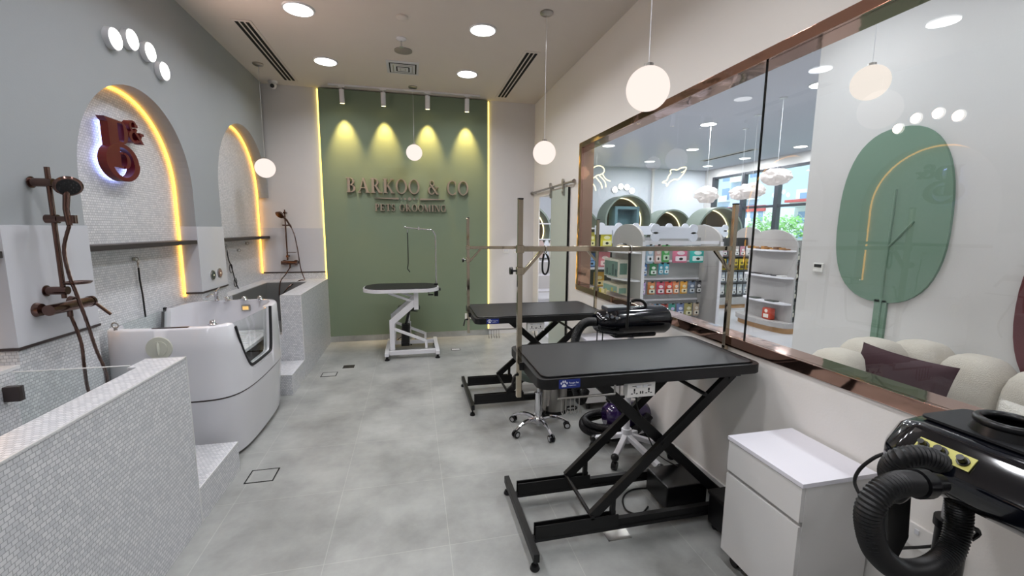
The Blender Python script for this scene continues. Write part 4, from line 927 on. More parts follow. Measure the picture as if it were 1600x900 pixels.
def pan(y0, y1, w_, off): # slab on the sloped left shoulder
    a = Vector((1.389, 0, .962)); q = Vector((1.458, 0, 1.030)); d = (q-a); L = d.length; d.normalize(); nn = Vector((-d.z, 0, d.x)); m_ = (a+q)/2+nn*off-d*.006
    p = [m_-d*w_/2, m_+d*w_/2, m_+d*w_/2+nn*.003, m_-d*w_/2+nn*.003]; return [(v.x, v.z) for v in p], m_, nn
pp_, mm, nn = pan(0, 0, .042, .001); b.prism(pp_, 'xz', .745, .875); cp = b.build('control_panel', mat('yellow_label', '#c9c46a', .4), t)
for yy, rr in ((.856, .011), (.815, .014), (.765, .012)):
    b = MB(); p0 = Vector((mm.x, yy, mm.z)); b.cyl(p0, p0+nn*.008, rr*1.15, n=24); b.cyl(p0+nn*.008, p0+nn*.026, rr*.8, rr*.7, n=20); b.build('control_knob', m_blackp, cp)
b = MB(); b.prism([(1.53, .5), (1.60, .5), (1.60, .66), (1.53, .66)], 'xy', 1.049, 1.0505); wl_ = b.build('warning_label', m_stw, bd)
b = MB(); b.prism([(1.547, .60), (1.583, .60), (1.565, .635)], 'xy', 1.0505, 1.051); b.build('warning_triangle', mat('label_red', '#a83232', .4), wl_)
# hose loop
HY = .80
loop = [(1.36, .885, .87), (1.325, .87, .925), (1.321, .845, .972), (1.366, .82, .985), (1.417, .80, .957), (1.45, .785, .888), (1.455, .775, .797), (1.420, .765, .728), (1.335, .757, .700), (1.22, .75, .725), (1.125, .745, .80), (1.080, .74, .886), (1.075, .737, .94), (1.105, .735, .975), (1.155, .735, .986), (1.209, .737, .978)]
b = MB(); ribhose(b, loop, .0305, 16); b.build('air_hose', m_hose, t)
e0 = Vector(loop[0]); e1 = Vector(loop[-1])
b = MB(); b.tube([e0, e0+Vector((.012, .005, -.035)), (1.40, .895, .84), (1.44, .90, .86)], .034, 14, sm=4); b.build('hose_cuff', m_blackp, t)
d_ = (Vector(loop[-1])-Vector(loop[-2])).normalized(); b = MB(); b.cyl(e1, e1+d_*.035, .036, .036, n=24); b.cyl(e1+d_*.035, e1+d_*.09, .030, .024, n=20); b.build('nozzle', m_blackp, t)
b = MB(); b.prism([(1.352, .87), (1.441, .87), (1.460, .672), (1.425, .60), (1.40, .60), (1.376, .655)], 'xz', .885, .91, .004); b.build('nozzle_holder', m_blackp, t)
b = MB(); b.tube([(1.47, .955, .90), (1.462, .975, .90), (1.443, 1.0, .872), (1.429, 1.03, .813), (1.462, 1.06, .74), (1.58, 1.10, .63), (1.735, 1.165, .565)], .0055, 8, sm=6); b.build('power_cable', m_cable, t)
b = MB(); b.tube([(1.42, .90, .62), (1.47, .96, .56), (1.58, 1.01, .515), (1.74, 1.02, .485), (1.785, 1.01, .49)], .0055, 8, sm=5); b.build('power_cable', m_cable, t)

# ---- wall / floor sockets and covers
t = thing('power_socket', 'long white wall socket seen through the foreground dryer hose', 'socket', (XR, 1.04, .485), 'wall sockets on the right wall')
b = MB(); b.box(XR-.012, XR, .93, 1.15, .44, .53, .003); s_ = b.build('socket_plate', m_socket, t)
for yy in (1.10, .98):
    b = MB()
    for dy, dz in ((0, .018), (.011, -.008), (-.011, -.008)): b.box(XR-.0135, XR-.011, yy+dy-.003, yy+dy+.003, .478+dz-.005, .478+dz+.005)
    b.build('outlet', m_blackp, s_)
    b = MB(); b.box(XR-.016, XR-.011, yy-.045, yy-.03, .495, .515, .002); b.build('rocker_switch', m_white, s_)
t = thing('power_socket', 'small white wall socket with a black plug beside the foreground cabinet', 'socket', (XR, 1.27, .55), 'wall sockets on the right wall')
b = MB(); b.box(XR-.012, XR, 1.12, 1.205, .52, .605, .003); b.build('socket_plate', m_socket, t)
b = MB(); b.box(XR-.065, XR-.013, 1.14, 1.19, .535, .59, .008); b.build('plug', m_blackp, t)
for x, zz, lab in ((1.373, 1.282, 'left white double wall switch beside the grooming table post'), (1.532, 1.281, 'right white double wall switch nearest the sliding door')):
    t = thing('light_switch', lab, 'switch', (x, YB, zz), 'wall switches on the back wall')
    b = MB(); b.box(x-.043, x+.043, YB-.008, YB, zz-.043, zz+.043, .002); s_ = b.build('switch_plate', m_socket, t)
    for q in (-.018, .018):
        b = MB(); b.box(x+q-.014, x+q+.014, YB-.011, YB-.008, zz-.02, zz+.02, .001); b.build('rocker', m_white, s_)
t = thing('power_socket', 'white socket on the green wall behind the second black table', 'socket', (.80, YB-.05, .30))
b = MB(); b.box(.74, .89, YB-.062, YB-.051, .26, .345, .002); b.build('socket_plate', m_socket, t)
for x in (.78, .85):
    b = MB(); b.box(x-.012, x+.012, YB-.064, YB-.062, .285, .315); b.build('outlet', m_grey, t)
def cover(x, y, w_, d_, label, fill, rim=m_darktrim, ang=0):
    t = thing('floor_hatch', label, 'floor cover', (x, y, 0), 'floor access covers')
    b = MB()
    for a in ((x-w_/2, x+w_/2, y-d_/2, y-d_/2+.008), (x-w_/2, x+w_/2, y+d_/2-.008, y+d_/2), (x-w_/2, x-w_/2+.008, y-d_/2, y+d_/2), (x+w_/2-.008, x+w_/2, y-d_/2, y+d_/2)): b.box(a[0], a[1], a[2], a[3], 0, .002)
    b.build('rim', rim, t)
    b = MB(); b.box(x-w_/2+.008, x+w_/2-.008, y-d_/2+.008, y+d_/2-.008, 0, .0015); b.build('cover_plate', fill, t)
cover(-.985, 2.88, .17, .155, 'square tile floor cover with thin black outline near the white tub', m_floor, m_dark)
cover(-.925, 4.86, .16, .14, 'faint tiled floor cover with black corner lines near the far tub', m_floor, m_dark)
cover(-.755, 5.10, .125, .11, 'small solid dark grey floor grate near the far tub', m_darktrim)
cover(.53, 5.57, .12, .09, 'small pale floor socket cover by the white table', m_whitem, m_darktrim)
cover(1.02, 1.90, .13, .11, 'steel floor socket box under the near black table', m_steel, m_steel)

# ============================================================ LEASHES ON THE NEAR CROSSBAR
t = thing('grooming_noose', 'small black loop leash hanging from the left end of the near crossbar', 'leash', (.662, 2.10, 1.5), 'black leashes on the near crossbar')
b = MB(); b.torus((.662, 2.10, 1.497), .021, .003, (1, 0, 0), 18, 6); b.build('hook_ring', m_steel, t)
b = MB(); b.tube([(.655, 2.10, 1.475), (.648, 2.10, 1.43), (.650, 2.10, 1.385), (.664, 2.10, 1.37), (.678, 2.10, 1.39), (.682, 2.10, 1.44), (.668, 2.10, 1.475)], .005, 6, sm=4); b.build('strap', m_cable, t)
t = thing('grooming_noose', 'long black strap hanging from the middle of the near crossbar before the shop shelves', 'leash', (1.137, 2.10, 1.5), 'black leashes on the near crossbar')
b = MB(); b.torus((1.137, 2.10, 1.497), .021, .003, (1, 0, 0), 18, 6); b.build('hook_ring', m_steel, t)
b = MB(); b.tube([(1.137, 2.10, 1.476), (1.139, 2.10, 1.35), (1.142, 2.10, 1.2), (1.14, 2.10, 1.06)], .008, 6, sm=4); b.build('strap', m_cable, t)

# ============================================================ LOUNGE BEHIND THE GLASS
m_treeg = mat('tree_green', '#708c7a', .6); m_treem = mat('tree_maroon', '#5d2a30', .6)
XWL = 3.60
def sup(cy, cz, a, b_, n_, N=48, taper=0):
    out = []
    for i in range(N):
        q = 2*PI*i/N; c, s_ = math.cos(q), math.sin(q)
        y = a*math.copysign(abs(c)**(2/n_), c); z = b_*math.copysign(abs(s_)**(2/n_), s_)
        out.append((cy+y*(1-taper*z/b_), cz+z))
    return out
t = thing('tree_wall_panel', 'large sage green rounded tree shape on the lounge wall behind the glass', 'wall decoration', (XWL, 2.6, .4), 'tree shaped wall panels')
b = MB(); b.prism(sup(2.60, 1.715, .40, .665, 2.5, taper=.04), 'yz', XWL-.022, XWL, .004); b.build('tree_crown', m_treeg, t)
b = MB(); b.box(XWL-.022, XWL, 2.535, 2.625, .3, 1.07); b.build('tree_trunk', m_treeg, t)
b = MB(); b.tube([(XWL-.024, 2.575, .32), (XWL-.024, 2.575, 1.3), (XWL-.024, 2.565, 1.92)], .009, 8); b.tube([(XWL-.024, 2.575, 1.48), (XWL-.024, 2.51, 1.56), (XWL-.024, 2.42, 1.68)], .009, 8); b.build('branch_line', m_treeg, t)
t = thing('tree_wall_panel', 'maroon rounded tree shape cut off at the right frame edge', 'wall decoration', (XWL, 1.42, .4), 'tree shaped wall panels')
b = MB(); b.prism(sup(1.42, 1.15, .39, .60, 2.3), 'yz', XWL-.022, XWL, .004); b.build('tree_crown', m_treem, t)
b = MB(); b.box(XWL-.022, XWL, 1.38, 1.46, .2, .58); b.build('tree_trunk', m_treem, t)
t = thing('thermostat', 'small white thermostat with dark display left of the green tree shape', 'thermostat', (XWL, 3.147, 1.27))
b = MB(); b.box(XWL-.018, XWL, 3.10, 3.195, 1.235, 1.315, .003); b.build('thermostat_case', m_socket, t)
b = MB(); b.box(XWL-.020, XWL-.017, 3.112, 3.183, 1.277, 1.305); b.build('display', m_blackp, t)
m_boucle = mat('cream_boucle', '#c9c1b6', .95, bump=.6, bscale=160, noise_c=.08, nscale=60)
t = thing('bubble_sofa', 'cream boucle sofa with rounded bubble back under the green tree shape', 'sofa', (3.1, 1.3, 0))
def bub(x, y, rx, ry, z0, z1, name='back_cushion'):
    b = MB(); rz = (z1-z0)/2
    def d(v): return (abs(v.x)**3.5+abs(v.y)**3.5+abs(v.z)**3.5)**(-1/3.5)-1
    b.ball((x, y, (z0+z1)/2), rx, ry, rz, 28, 18, d); return b.build(name, m_boucle, t)
for x, y, rx, ry, z1 in ((2.46, 2.13, .15, .16, .80), (2.74, 2.17, .17, .17, .83), (3.07, 2.22, .20, .17, .875), (3.36, 2.12, .18, .17, .87), (3.38, 1.83, .17, .165, .85), (3.38, 1.51, .17, .165, .85), (3.38, 1.18, .17, .17, .85), (3.38, .84, .17, .17, .85), (3.36, .50, .17, .17, .83)): bub(x, y, rx, ry, .12, z1)
bub(2.75, 1.72, .36, .28, .14, .46, 'seat_cushion'); bub(2.93, 1.20, .30, .30, .14, .46, 'seat_cushion'); bub(2.93, .62, .30, .30, .14, .46, 'seat_cushion')
b = MB(); b.box(2.68, 3.48, .38, 2.28, .03, .16, .03); b.build('sofa_base', m_blackp, t)
def pillow(cx, cy, cz, w_, h, d, tilt, rz, m, name, label, bump_=0):
    b = MB(); N = 18; vs = []; fs = []
    R1 = Matrix.Rotation(rz, 4, 'Z') @ Matrix.Rotation(tilt, 4, 'X'); TT = Matrix.Translation((cx, cy, cz)) @ R1
    for s_ in (1, -1):
        for i in range(N+1):
            for k in range(N+1):
                uu, vv = 2*i/N-1, 2*k/N-1; e = max(0, (1-uu**4)*(1-vv**4))**.5
                pin = 1-.06*(abs(uu)**2)*(1-abs(vv)**2)*0
                x = uu*w_/2*(1-.05*(1-abs(vv)**2)*abs(uu)); z = vv*h/2*(1-.09*(1-abs(uu)**2))
                y = s_*d/2*e+(bump_*noise.noise(Vector((uu*6, vv*6, s_*3))) if bump_ else 0)*e
                vs.append(TT @ Vector((x, y, z)))
    q = (N+1)**2
    for o_ in (0, q):
        for i in range(N):
            for k in range(N): a = o_+i*(N+1)+k; fs.append((a, a+1, a+N+2, a+N+1))
    b._add(vs, fs); bmesh.ops.remove_doubles(b.bm, verts=b.bm.verts, dist=.0005)
    o = b.build(name, m, ori=(cx, cy, cz)); return tag(o, label, 'cushion', 'sofa cushions')
pillow(2.80, 1.87, .71, .54, .36, .13, -.25, -PI/2-.08, mat('maroon_velvet', '#33141d', .8), 'scatter_cushion', 'long dark maroon velvet cushion leaning on the cream sofa back')
pillow(2.95, 1.26, .60, .50, .30, .15, -.35, -PI/2+.05, mat('fluffy_white', '#d6d0c8', .95, bump=1, bscale=120), 'scatter_cushion', 'white fluffy cushion at the right end of the cream sofa', .02)

# ============================================================ SHOP BEHIND THE GLASS
m_unit = mat('warm_grey_shelf', '#aaa6a4', .5); m_unitw = mat('white_shelf_edge', '#dddbe0', .4); m_sign = mat('bone_sign_white', '#d8dbe6', .4); m_wood = mat('light_wood_plinth', '#b98f63', .5, noise_c=.15, nscale=12)
m_dgrey = mat('dark_grey_shelf', '#3d3e40', .5)
def arch_yz(yc, hw, zs, zt, N=20): return [(yc-hw, 0), (yc-hw, zs)]+[(yc-hw*math.cos(PI*i/N), zs+(zt-zs)*math.sin(PI*i/N)) for i in range(1, N)]+[(yc+hw, zs), (yc+hw, 0)]
CM = {}
def cmat(c):
    if c not in CM: CM[c] = mat('print_'+c.strip('#'), c, .35, noise_c=.12, nscale=25)
    return CM[c]
def pouch(x0, x1, y, z0, z1, c, c2, label, group, name='treat_pouch', cat='pouch'):
    b = MB(); w_ = x1-x0; h = z1-z0; xc = (x0+x1)/2; d = min(.045, w_*.3)
    rows = [(0, .92, .25), (.06, 1, .8), (.3, 1, 1), (.6, 1, .85), (.82, 1, .4), (.9, 1, .08), (1, 1, .05)]; vs = []; fs = []
    for zf, wf_, df in rows:
        for (sx_, sy_) in ((-1, 0), (-.7, -1), (0, -1.25), (.7, -1), (1, 0), (.7, 1), (0, 1.2), (-.7, 1)): vs.append((xc+sx_*w_/2*wf_, y+sy_*d/2*df, z0+h*zf))
    for i in range(len(rows)-1):
        for k in range(8): l = (k+1) % 8; fs.append((i*8+k, i*8+l, (i+1)*8+l, (i+1)*8+k))
    fs += [tuple(range(8))[::-1], tuple(range(48, 56))]
    b._add(vs, fs); b.mi = 1
    b.prism(rrect(x0+w_*.14, x1-w_*.14, z0+h*.12, z0+h*.42, .01, 2), 'xz', y-d*.70, y-d*.5); b.prism(ell(xc, z0+h*.62, w_*.26, h*.12, 0, 360, 12)[:-1], 'xz', y-d*.62, y-d*.4)
    b.mi = 2; b.prism(ell(xc, z0+h*.26, w_*.14, h*.08, 0, 360, 10)[:-1], 'xz', y-d*.75, y-d*.6)
    return tag(b.build(name, [cmat(c), cmat(c2), m_blackp], ori=(xc, y, z0)), label, cat, group)
def bone(x0, x1, z0, z1, y, dep=.02):
    h = (z1-z0)/2; r_ = h*.56; b = MB(); zc_ = (z0+z1)/2
    b.box(x0+r_, x1-r_, y, y+dep, zc_-h*.62, zc_+h*.62)
    for x in (x0+r_, x1-r_):
        for z in (z0+r_, z1-r_): b.cyl((x, y-.001, z), (x, y+dep+.001, z), r_, n=28)
    return b
# gondola A
GA = thing('shop_gondola', 'white shop shelf unit with bone header and hanging treat pouches behind the glass', 'shelf unit', (3.48, 5.43, 0), 'shop shelf units')
for x0, nm in ((2.90, 'end_panel'), (4.06, 'end_panel')):
    b = MB(); b.prism(arch_yz(5.43, .43, 1.44, 1.68), 'yz', x0-.015, x0+.015); b.build(nm, m_unit, GA)
    b = MB(); b.box(x0-.018, x0+.022, 4.99, 5.0, 0, 1.45); b.build('panel_edge', m_unitw, GA)
b = MB(); b.box(2.915, 4.045, 5.42, 5.44, .1, 1.50); b.box(2.915, 4.045, 5.02, 5.85, 0, .10); b.build('back_panel', mat('peg_panel', '#9b9b9c', .5), GA)
for z in (1.165, .91, .61, 1.40):
    b = MB(); b.box(2.92, 4.04, 5.40, 5.42, z-.012, z+.012); b.build('hook_bar', m_unitw, GA)
hs = MB()
hs.box(2.92, 4.04, 5.02, 5.05, 1.42, 1.46); hs.build('top_bar', m_unitw, GA)
for zz in (.945, .50):
    b = MB(); b.prism([(5.43+.40*math.cos(PI*i/20), 0) for i in range(0)] or [(2.885-.20*math.sin(PI*i/20), 5.43-.41*math.cos(PI*i/20)) for i in range(21)], 'xy', zz-.018, zz); b.build('half_round_shelf', m_unitw, GA)
b = MB(); b.prism([(2.885-.20*math.sin(PI*i/20), 5.43-.41*math.cos(PI*i/20)) for i in range(21)], 'xy', .685-.018, .685); b.build('half_round_shelf', m_unitw, GA)
b = MB(); b.prism([(2.885-.20*math.sin(PI*i/20), 5.43-.41*math.cos(PI*i/20)) for i in range(21)], 'xy', 1.31-.018, 1.31); b.build('half_round_shelf', m_unitw, GA)
tag(bone(2.98, 3.66, 1.45, 1.68, 4.97).build('bone_header', m_sign, ori=(3.3, 4.97, 1.45)), 'large white bone shaped header sign on the treat pouch shelf unit', 'sign', 'bone shaped header signs')
b = MB(); b.box(2.62, 4.25, 5.90, 5.92, 1.53, 1.66)
for k in range(6): b.cyl((2.72+k*.28, 5.899, 1.645), (2.72+k*.28, 5.921, 1.645), .06, n=24)
b.box(2.89, 2.91, 5.86, 5.90, 1.40, 1.60); b.box(4.05, 4.07, 5.86, 5.90, 1.40, 1.60)
tag(b.build('scalloped_header', m_sign, GA), 'long white scalloped header board')
row1 = [((3.062, 3.177), 1.15, 1.40, '#9fb7c9', '#d9dde6', 'pale blue'), ((3.197, 3.293), 1.15, 1.40, '#caa39c', '#e0cfc9', 'dusty pink'), ((3.303, 3.42), 1.17, 1.40, '#4fa85a', '#b7d3b4', 'green'), ((3.469, 3.698), 1.155, 1.375, '#d0708c', '#e6d5dc', 'wide pink'), ((3.738, 3.961), 1.155, 1.375, '#35b3aa', '#d3e6e4', 'wide turquoise')]
row2 = [((3.073, 3.151), .975, 1.145, '#3c6fb0', '#dfe5ef', 'blue'), ((3.19, 3.299), .975, 1.145, '#2c7a4c', '#e2ebe4', 'dark green'), ((3.329, 3.399), .985, 1.145, '#3a9bb5', '#dcecf0', 'left teal'), ((3.409, 3.489), .985, 1.145, '#4aa6bd', '#e8f0f2', 'right teal')]
row3 = [((3.043, 3.131), '#b79ad0', '#e6dcec', 'lilac'), ((3.161, 3.279), '#c97b3e', '#dfe3cf', 'brown and cream'), ((3.299, 3.419), '#c03a55', '#ead9dc', 'crimson'), ((3.429, 3.55), '#c9452f', '#ecd8cf', 'red'), ((3.56, 3.651), '#d4804a', '#ecdccd', 'orange'), ((3.672, 3.785), '#d99a2b', '#e8d7b0', 'amber'), ((3.805, 3.909), '#5c6c86', '#c9ced6', 'slate blue'), ((3.93, 4.013), '#46454a', '#d8d5d6', 'charcoal and white')]
row4 = [((3.261, 3.371), '#5a98c9', '#dfe8ef', 'sky blue'), ((3.391, 3.493), '#b0483f', '#d9cf9c', 'red and yellow'), ((3.513, 3.615), '#46988c', '#c9b9dc', 'teal and lilac'), ((3.636, 3.749), '#6e7fa8', '#d6d6e4', 'violet'), ((3.76, 3.885), '#a49a62', '#d8d2b4', 'olive'), ((3.905, 4.0), '#b3a08a', '#ddd3c5', 'beige')]
def pegs(x0, x1, z, y0=5.30, y1=5.42):
    b = MB(); xc = (x0+x1)/2; b.cyl((xc, y0-.02, z-.01), (xc, y1, z-.01), .003, n=6); b.box(xc-.016, xc+.016, y0-.03, y0-.02, z-.008, z+.012)
    b.build('peg_hook', m_blackp, GA)
for (xx, z0, z1, c, c2, nm) in row1: pouch(xx[0], xx[1], 5.22, z0, z1, c, c2, nm+' pouch on the top row of the treat shelf unit', 'pouches hanging on the treat shelf unit'); pegs(xx[0], xx[1], z1, 5.22)
for (xx, z0, z1, c, c2, nm) in row2: pouch(xx[0], xx[1], 5.32, z0, z1, c, c2, nm+' pouch on the second row of the treat shelf unit', 'pouches hanging on the treat shelf unit'); pegs(*xx, z1)
for (xx, c, c2, nm) in row3: pouch(xx[0], xx[1], 5.30, .71, .885, c, c2, nm+' pouch on the third row of the treat shelf unit', 'pouches hanging on the treat shelf unit'); pegs(*xx, .885)
for (xx, c, c2, nm) in row4: pouch(xx[0], xx[1], 5.30, .385, .57, c, c2, nm+' pouch on the lowest visible row of the treat shelf unit', 'pouches hanging on the treat shelf unit'); pegs(*xx, .57)
def carton(x0, x1, y0, y1, z0, z1, c, side, front, label, group='boxes on the half round shelves'):
    b = MB(); b.box(x0, x1, y0, y1, z0, z1, .003); b.mi = 1; b.box(x0-.0015, x0+.001, y0+.02, y1-.02, z0+.015, z1-.03)
    b.box(x0+.02, x1-.02, y0-.0015, y0+.001, z0+.05, z1-.05); b.mi = 2
    for k in range(4): b.box(x0-.003, x0, y0+.04+k*(y1-y0-.08)/4, y0+.04+(k+.6)*(y1-y0-.08)/4, z0+.03, z0+.03+(z1-z0-.08)*(.5+.45*math.sin(k*2.1)))
    return tag(b.build('product_box', [cmat(c), cmat(side), cmat(front)], ori=((x0+x1)/2, (y0+y1)/2, z0)), label, 'box', group)
carton(2.71, 2.86, 5.30, 5.74, .946, 1.20, '#d8d3c6', '#5f7f74', '#2c4a48', 'cream box with dark green picture on the middle half round shelf')
carton(2.71, 2.86, 5.30, 5.76, .686, .86, '#d6ccb2', '#86a796', '#c8b85e', 'low beige box with blue green picture on the lower half round shelf')
b = MB(); b.ball((2.79, 5.36, 1.365), .08, .11, .05, 24, 12); b.mi = 1; b.ball((2.79, 5.36, 1.395), .055, .085, .03, 20, 10)
tag(b.build('pet_bowl', [cmat('#b3a184'), m_blackp], ori=(2.79, 5.36, 1.31)), 'rounded beige pet bed with dark hollow on the top half round shelf', 'pet bed')
# shelf unit D (left, behind)
t = thing('shop_gondola', 'white framed shelf unit with yellow bags seen just inside the rose gold frame', 'shelf unit', (2.8, 6.6, 0), 'shop shelf units')
b = MB(); b.box(2.3, 3.45, 6.78, 6.80, 0, 1.60); b.build('back_panel', mat('dark_back_panel', '#4a4748', .5), t)
for x in (2.3, 3.44):
    b = MB(); b.box(x-.012, x+.012, 6.40, 6.80, 0, 1.62); b.build('side_panel', m_unit, t)
for z in (.20, .65, .975, 1.30, 1.62):
    b = MB(); b.box(2.31, 3.43, 6.40, 6.78, z-.012, z+.012, .002); b.build('shelf', m_unitw, t)
for x0, x1, z0, z1, c, c2, nm in ((2.617, 2.772, 1.315, 1.53, '#8d4450', '#d9d0cf', 'white and maroon bag'), (2.80, 2.90, 1.315, 1.56, '#c9bb3a', '#e4dfa4', 'narrow yellow bag'), (2.996, 3.2, 1.315, 1.57, '#d8cf3f', '#e9e6b5', 'wide yellow bag'), (2.761, 2.93, .99, 1.22, '#2a4f86', '#7aa0c9', 'dark blue bag'), (2.973, 3.177, .99, 1.24, '#c9737c', '#e3c9c4', 'salmon pink bag'), (2.895, 3.086, .665, .91, '#c9962a', '#e2cf95', 'golden brown bag'), (2.60, 2.72, .665, .90, '#b7a48c', '#d8cfc0', 'beige bag')):
    pouch(x0, x1, 6.52, z0, z1, c, c2, nm+' standing on the shelf unit inside the rose gold frame', 'food bags on the left shelf unit', 'food_bag', 'bag')
# unit B end cap
GB = thing('shop_gondola', 'warm grey arched end unit with three curved shelves right of the glass seam', 'shelf unit', (5.8, 5.9, 0), 'shop shelf units')
b = MB(); b.prism(arch_yz(5.90, .48, 1.34, 1.625), 'yz', 5.75, 5.78); b.build('end_panel', m_unit, GB)
b = MB(); b.box(5.78, 7.6, 5.88, 5.92, .1, 1.45); b.box(5.78, 7.6, 5.45, 6.35, .03, .16); b.build('back_panel', m_unit, GB)
def curved(x, yc, hw, dep, z, th=.02): return [(x, yc-hw)]+[(x-dep*math.sin(PI*i/16)**.6, yc-hw*math.cos(PI*i/16)) for i in range(1, 16)]+[(x, yc+hw)]
for z in (1.305, .885, .47):
    b = MB(); b.prism(curved(5.75, 5.90, .47, .18, z), 'xy', z-.025, z); b.build('curved_shelf', m_unitw, GB)
b = MB(); b.prism(curved(5.76, 5.92, .56, .26, .1), 'xy', .09, .17); b.build('plinth', m_unit, GB)
b = MB(); b.prism(curved(5.78, 5.92, .54, .22, .1), 'xy', .0, .09); b.build('wood_base', m_wood, GB)
for k in range(9):
    y = 5.52+k*.09; c = ['#8a5f35', '#a0723f', '#7a5a45', '#b08348'][k % 4]
    b = MB(); b.box(5.61+.02*(k % 2), 5.70, y-.035, y+.035, 1.306, 1.306+.022+.012*(k % 3), .005)
    tag(b.build('snack_bar', cmat(c), ori=(5.65, y, 1.306)), ORD[8-k]+' brown snack from the left on the top curved shelf', 'snack', 'brown snacks on the top curved shelf')
for k, (y, c, nm) in enumerate(((6.16, '#2b2b2e', 'leftmost black'), (6.02, '#3a3433', 'second dark brown'), (5.88, '#57585a', 'third grey'), (5.70, '#23232a', 'fourth black'), (5.58, '#d6d4d2', 'rightmost white'))):
    b = MB(); b.box(5.62, 5.72, y-.055, y+.055, .886, .905, .004); tag(b.build('flat_pack', cmat(c), ori=(5.66, y, .886)), nm+' flat pack lying on the middle curved shelf', 'pack', 'flat packs on the curved shelves')
for k, (y, nm) in enumerate(((6.08, 'left'), (5.72, 'right'))):
    b = MB(); b.box(5.60, 5.72, y-.09, y+.09, .471, .488, .004); tag(b.build('flat_pack', cmat('#3b4038'), ori=(5.66, y, .471)), nm+' dark pack lying on the lowest curved shelf', 'pack', 'flat packs on the curved shelves')
b = MB(); b.box(5.60, 5.70, 5.66, 5.84, .171, .36, .02); b.mi = 1; b.box(5.597, 5.60, 5.70, 5.80, .20, .26); b.cyl((5.597, 5.75, .31), (5.602, 5.75, .31), .03, n=14)
tag(b.build('product_box', [cmat('#b8442e'), cmat('#e6ddd2')], ori=(5.65, 5.75, .171)), 'small red box on the plinth of the curved shelf unit', 'box')
for r_i, (z0, z1) in enumerate(((.22, .42), (.52, .74), (.84, 1.06), (1.14, 1.34))):
    b = MB(); b.box(5.80, 7.5, 5.50, 5.88, z0-.03, z0-.012); b.build('side_shelf', m_dgrey, GB)
    for k in range(6):
        x0 = 5.84+k*.16; c = ['#3f4a3a', '#8a5a32', '#2f3138', '#b09a6a', '#5a2f2a', '#4b5a6a'][(k+r_i*2) % 6]
        pouch(x0, x0+.13, 5.58, z0-.012, z1, c, '#cfc8b8', ORD[k]+' pouch from the left on the '+['bottom', 'second', 'third', 'top'][r_i]+' side shelf right of the curved shelf unit', 'pouches beside the curved shelf unit')
tag(bone(6.0, 6.55, 1.46, 1.72, 5.46).build('bone_header', m_sign, ori=(6.3, 5.46, 1.46)), 'white bone header sign at the edge of the lounge wall', 'sign', 'bone shaped header signs')
# gondola C (far, dark shelves)
GC = thing('shop_gondola', 'dark shelved shop unit with yellow pouches behind the right steel post', 'shelf unit', (6.5, 7.8, 0), 'shop shelf units')
b = MB(); b.box(5.75, 7.15, 8.00, 8.03, 0, 1.45); b.box(5.73, 5.76, 7.62, 8.4, 0, 1.45); b.build('back_panel', m_dgrey, GC)
b = MB(); b.prism(arch_yz(8.0, .42, 1.42, 1.68), 'yz', 7.15, 7.18); b.build('end_panel', m_unit, GC)
b = MB(); b.box(5.76, 7.15, 7.5, 8.0, .08, .22, .003); b.build('plinth', m_unit, GC)
b = MB(); b.box(5.78, 7.13, 7.53, 7.97, 0, .08); b.build('wood_base', m_wood, GC)
rows = ((1.09, 1.28, ['#b7a9a6', '#c78b9a', '#d9d5d6', '#cfa3ad', '#8f8a8c'], 'top'), (.80, 1.02, ['#d6b62b', '#e0c53a', '#c9a522', '#d8bb30', '#5f9bc9'], 'second'), (.54, .74, ['#c9cdd6', '#b4b9c6', '#d6d6da', '#9aa3b3', '#c4c9cf'], 'third'), (.27, .48, ['#b9bec9', '#d3d5d8', '#a8b0bb', '#cfd0d4', '#8fa38c'], 'lowest'))
for (z0, z1, cs, nm) in rows:
    b = MB(); b.box(5.77, 7.14, 7.60, 8.0, z0-.035, z0-.012, .002); b.build('shelf', m_dgrey, GC)
    for k in range(9):
        x0 = 5.82+k*.145; pouch(x0, x0+.12, 7.68, z0-.012, z1, cs[k % 5], '#e4e2e0' if nm != 'second' else '#6e5a20', ORD[k]+' pouch from the left on the '+nm+' shelf of the dark shelved unit', 'pouches on the '+nm+' dark shelf')
tag(bone(5.56, 6.18, 1.47, 1.72, 7.45).build('bone_header', m_sign, ori=(5.9, 7.45, 1.47)), 'white bone header sign half hidden by the right steel post', 'sign', 'bone shaped header signs')
b = MB(); b.box(5.62, 6.12, 7.47, 7.62, 1.44, 1.47, .002); b.build('header_bracket', m_unit, GC)
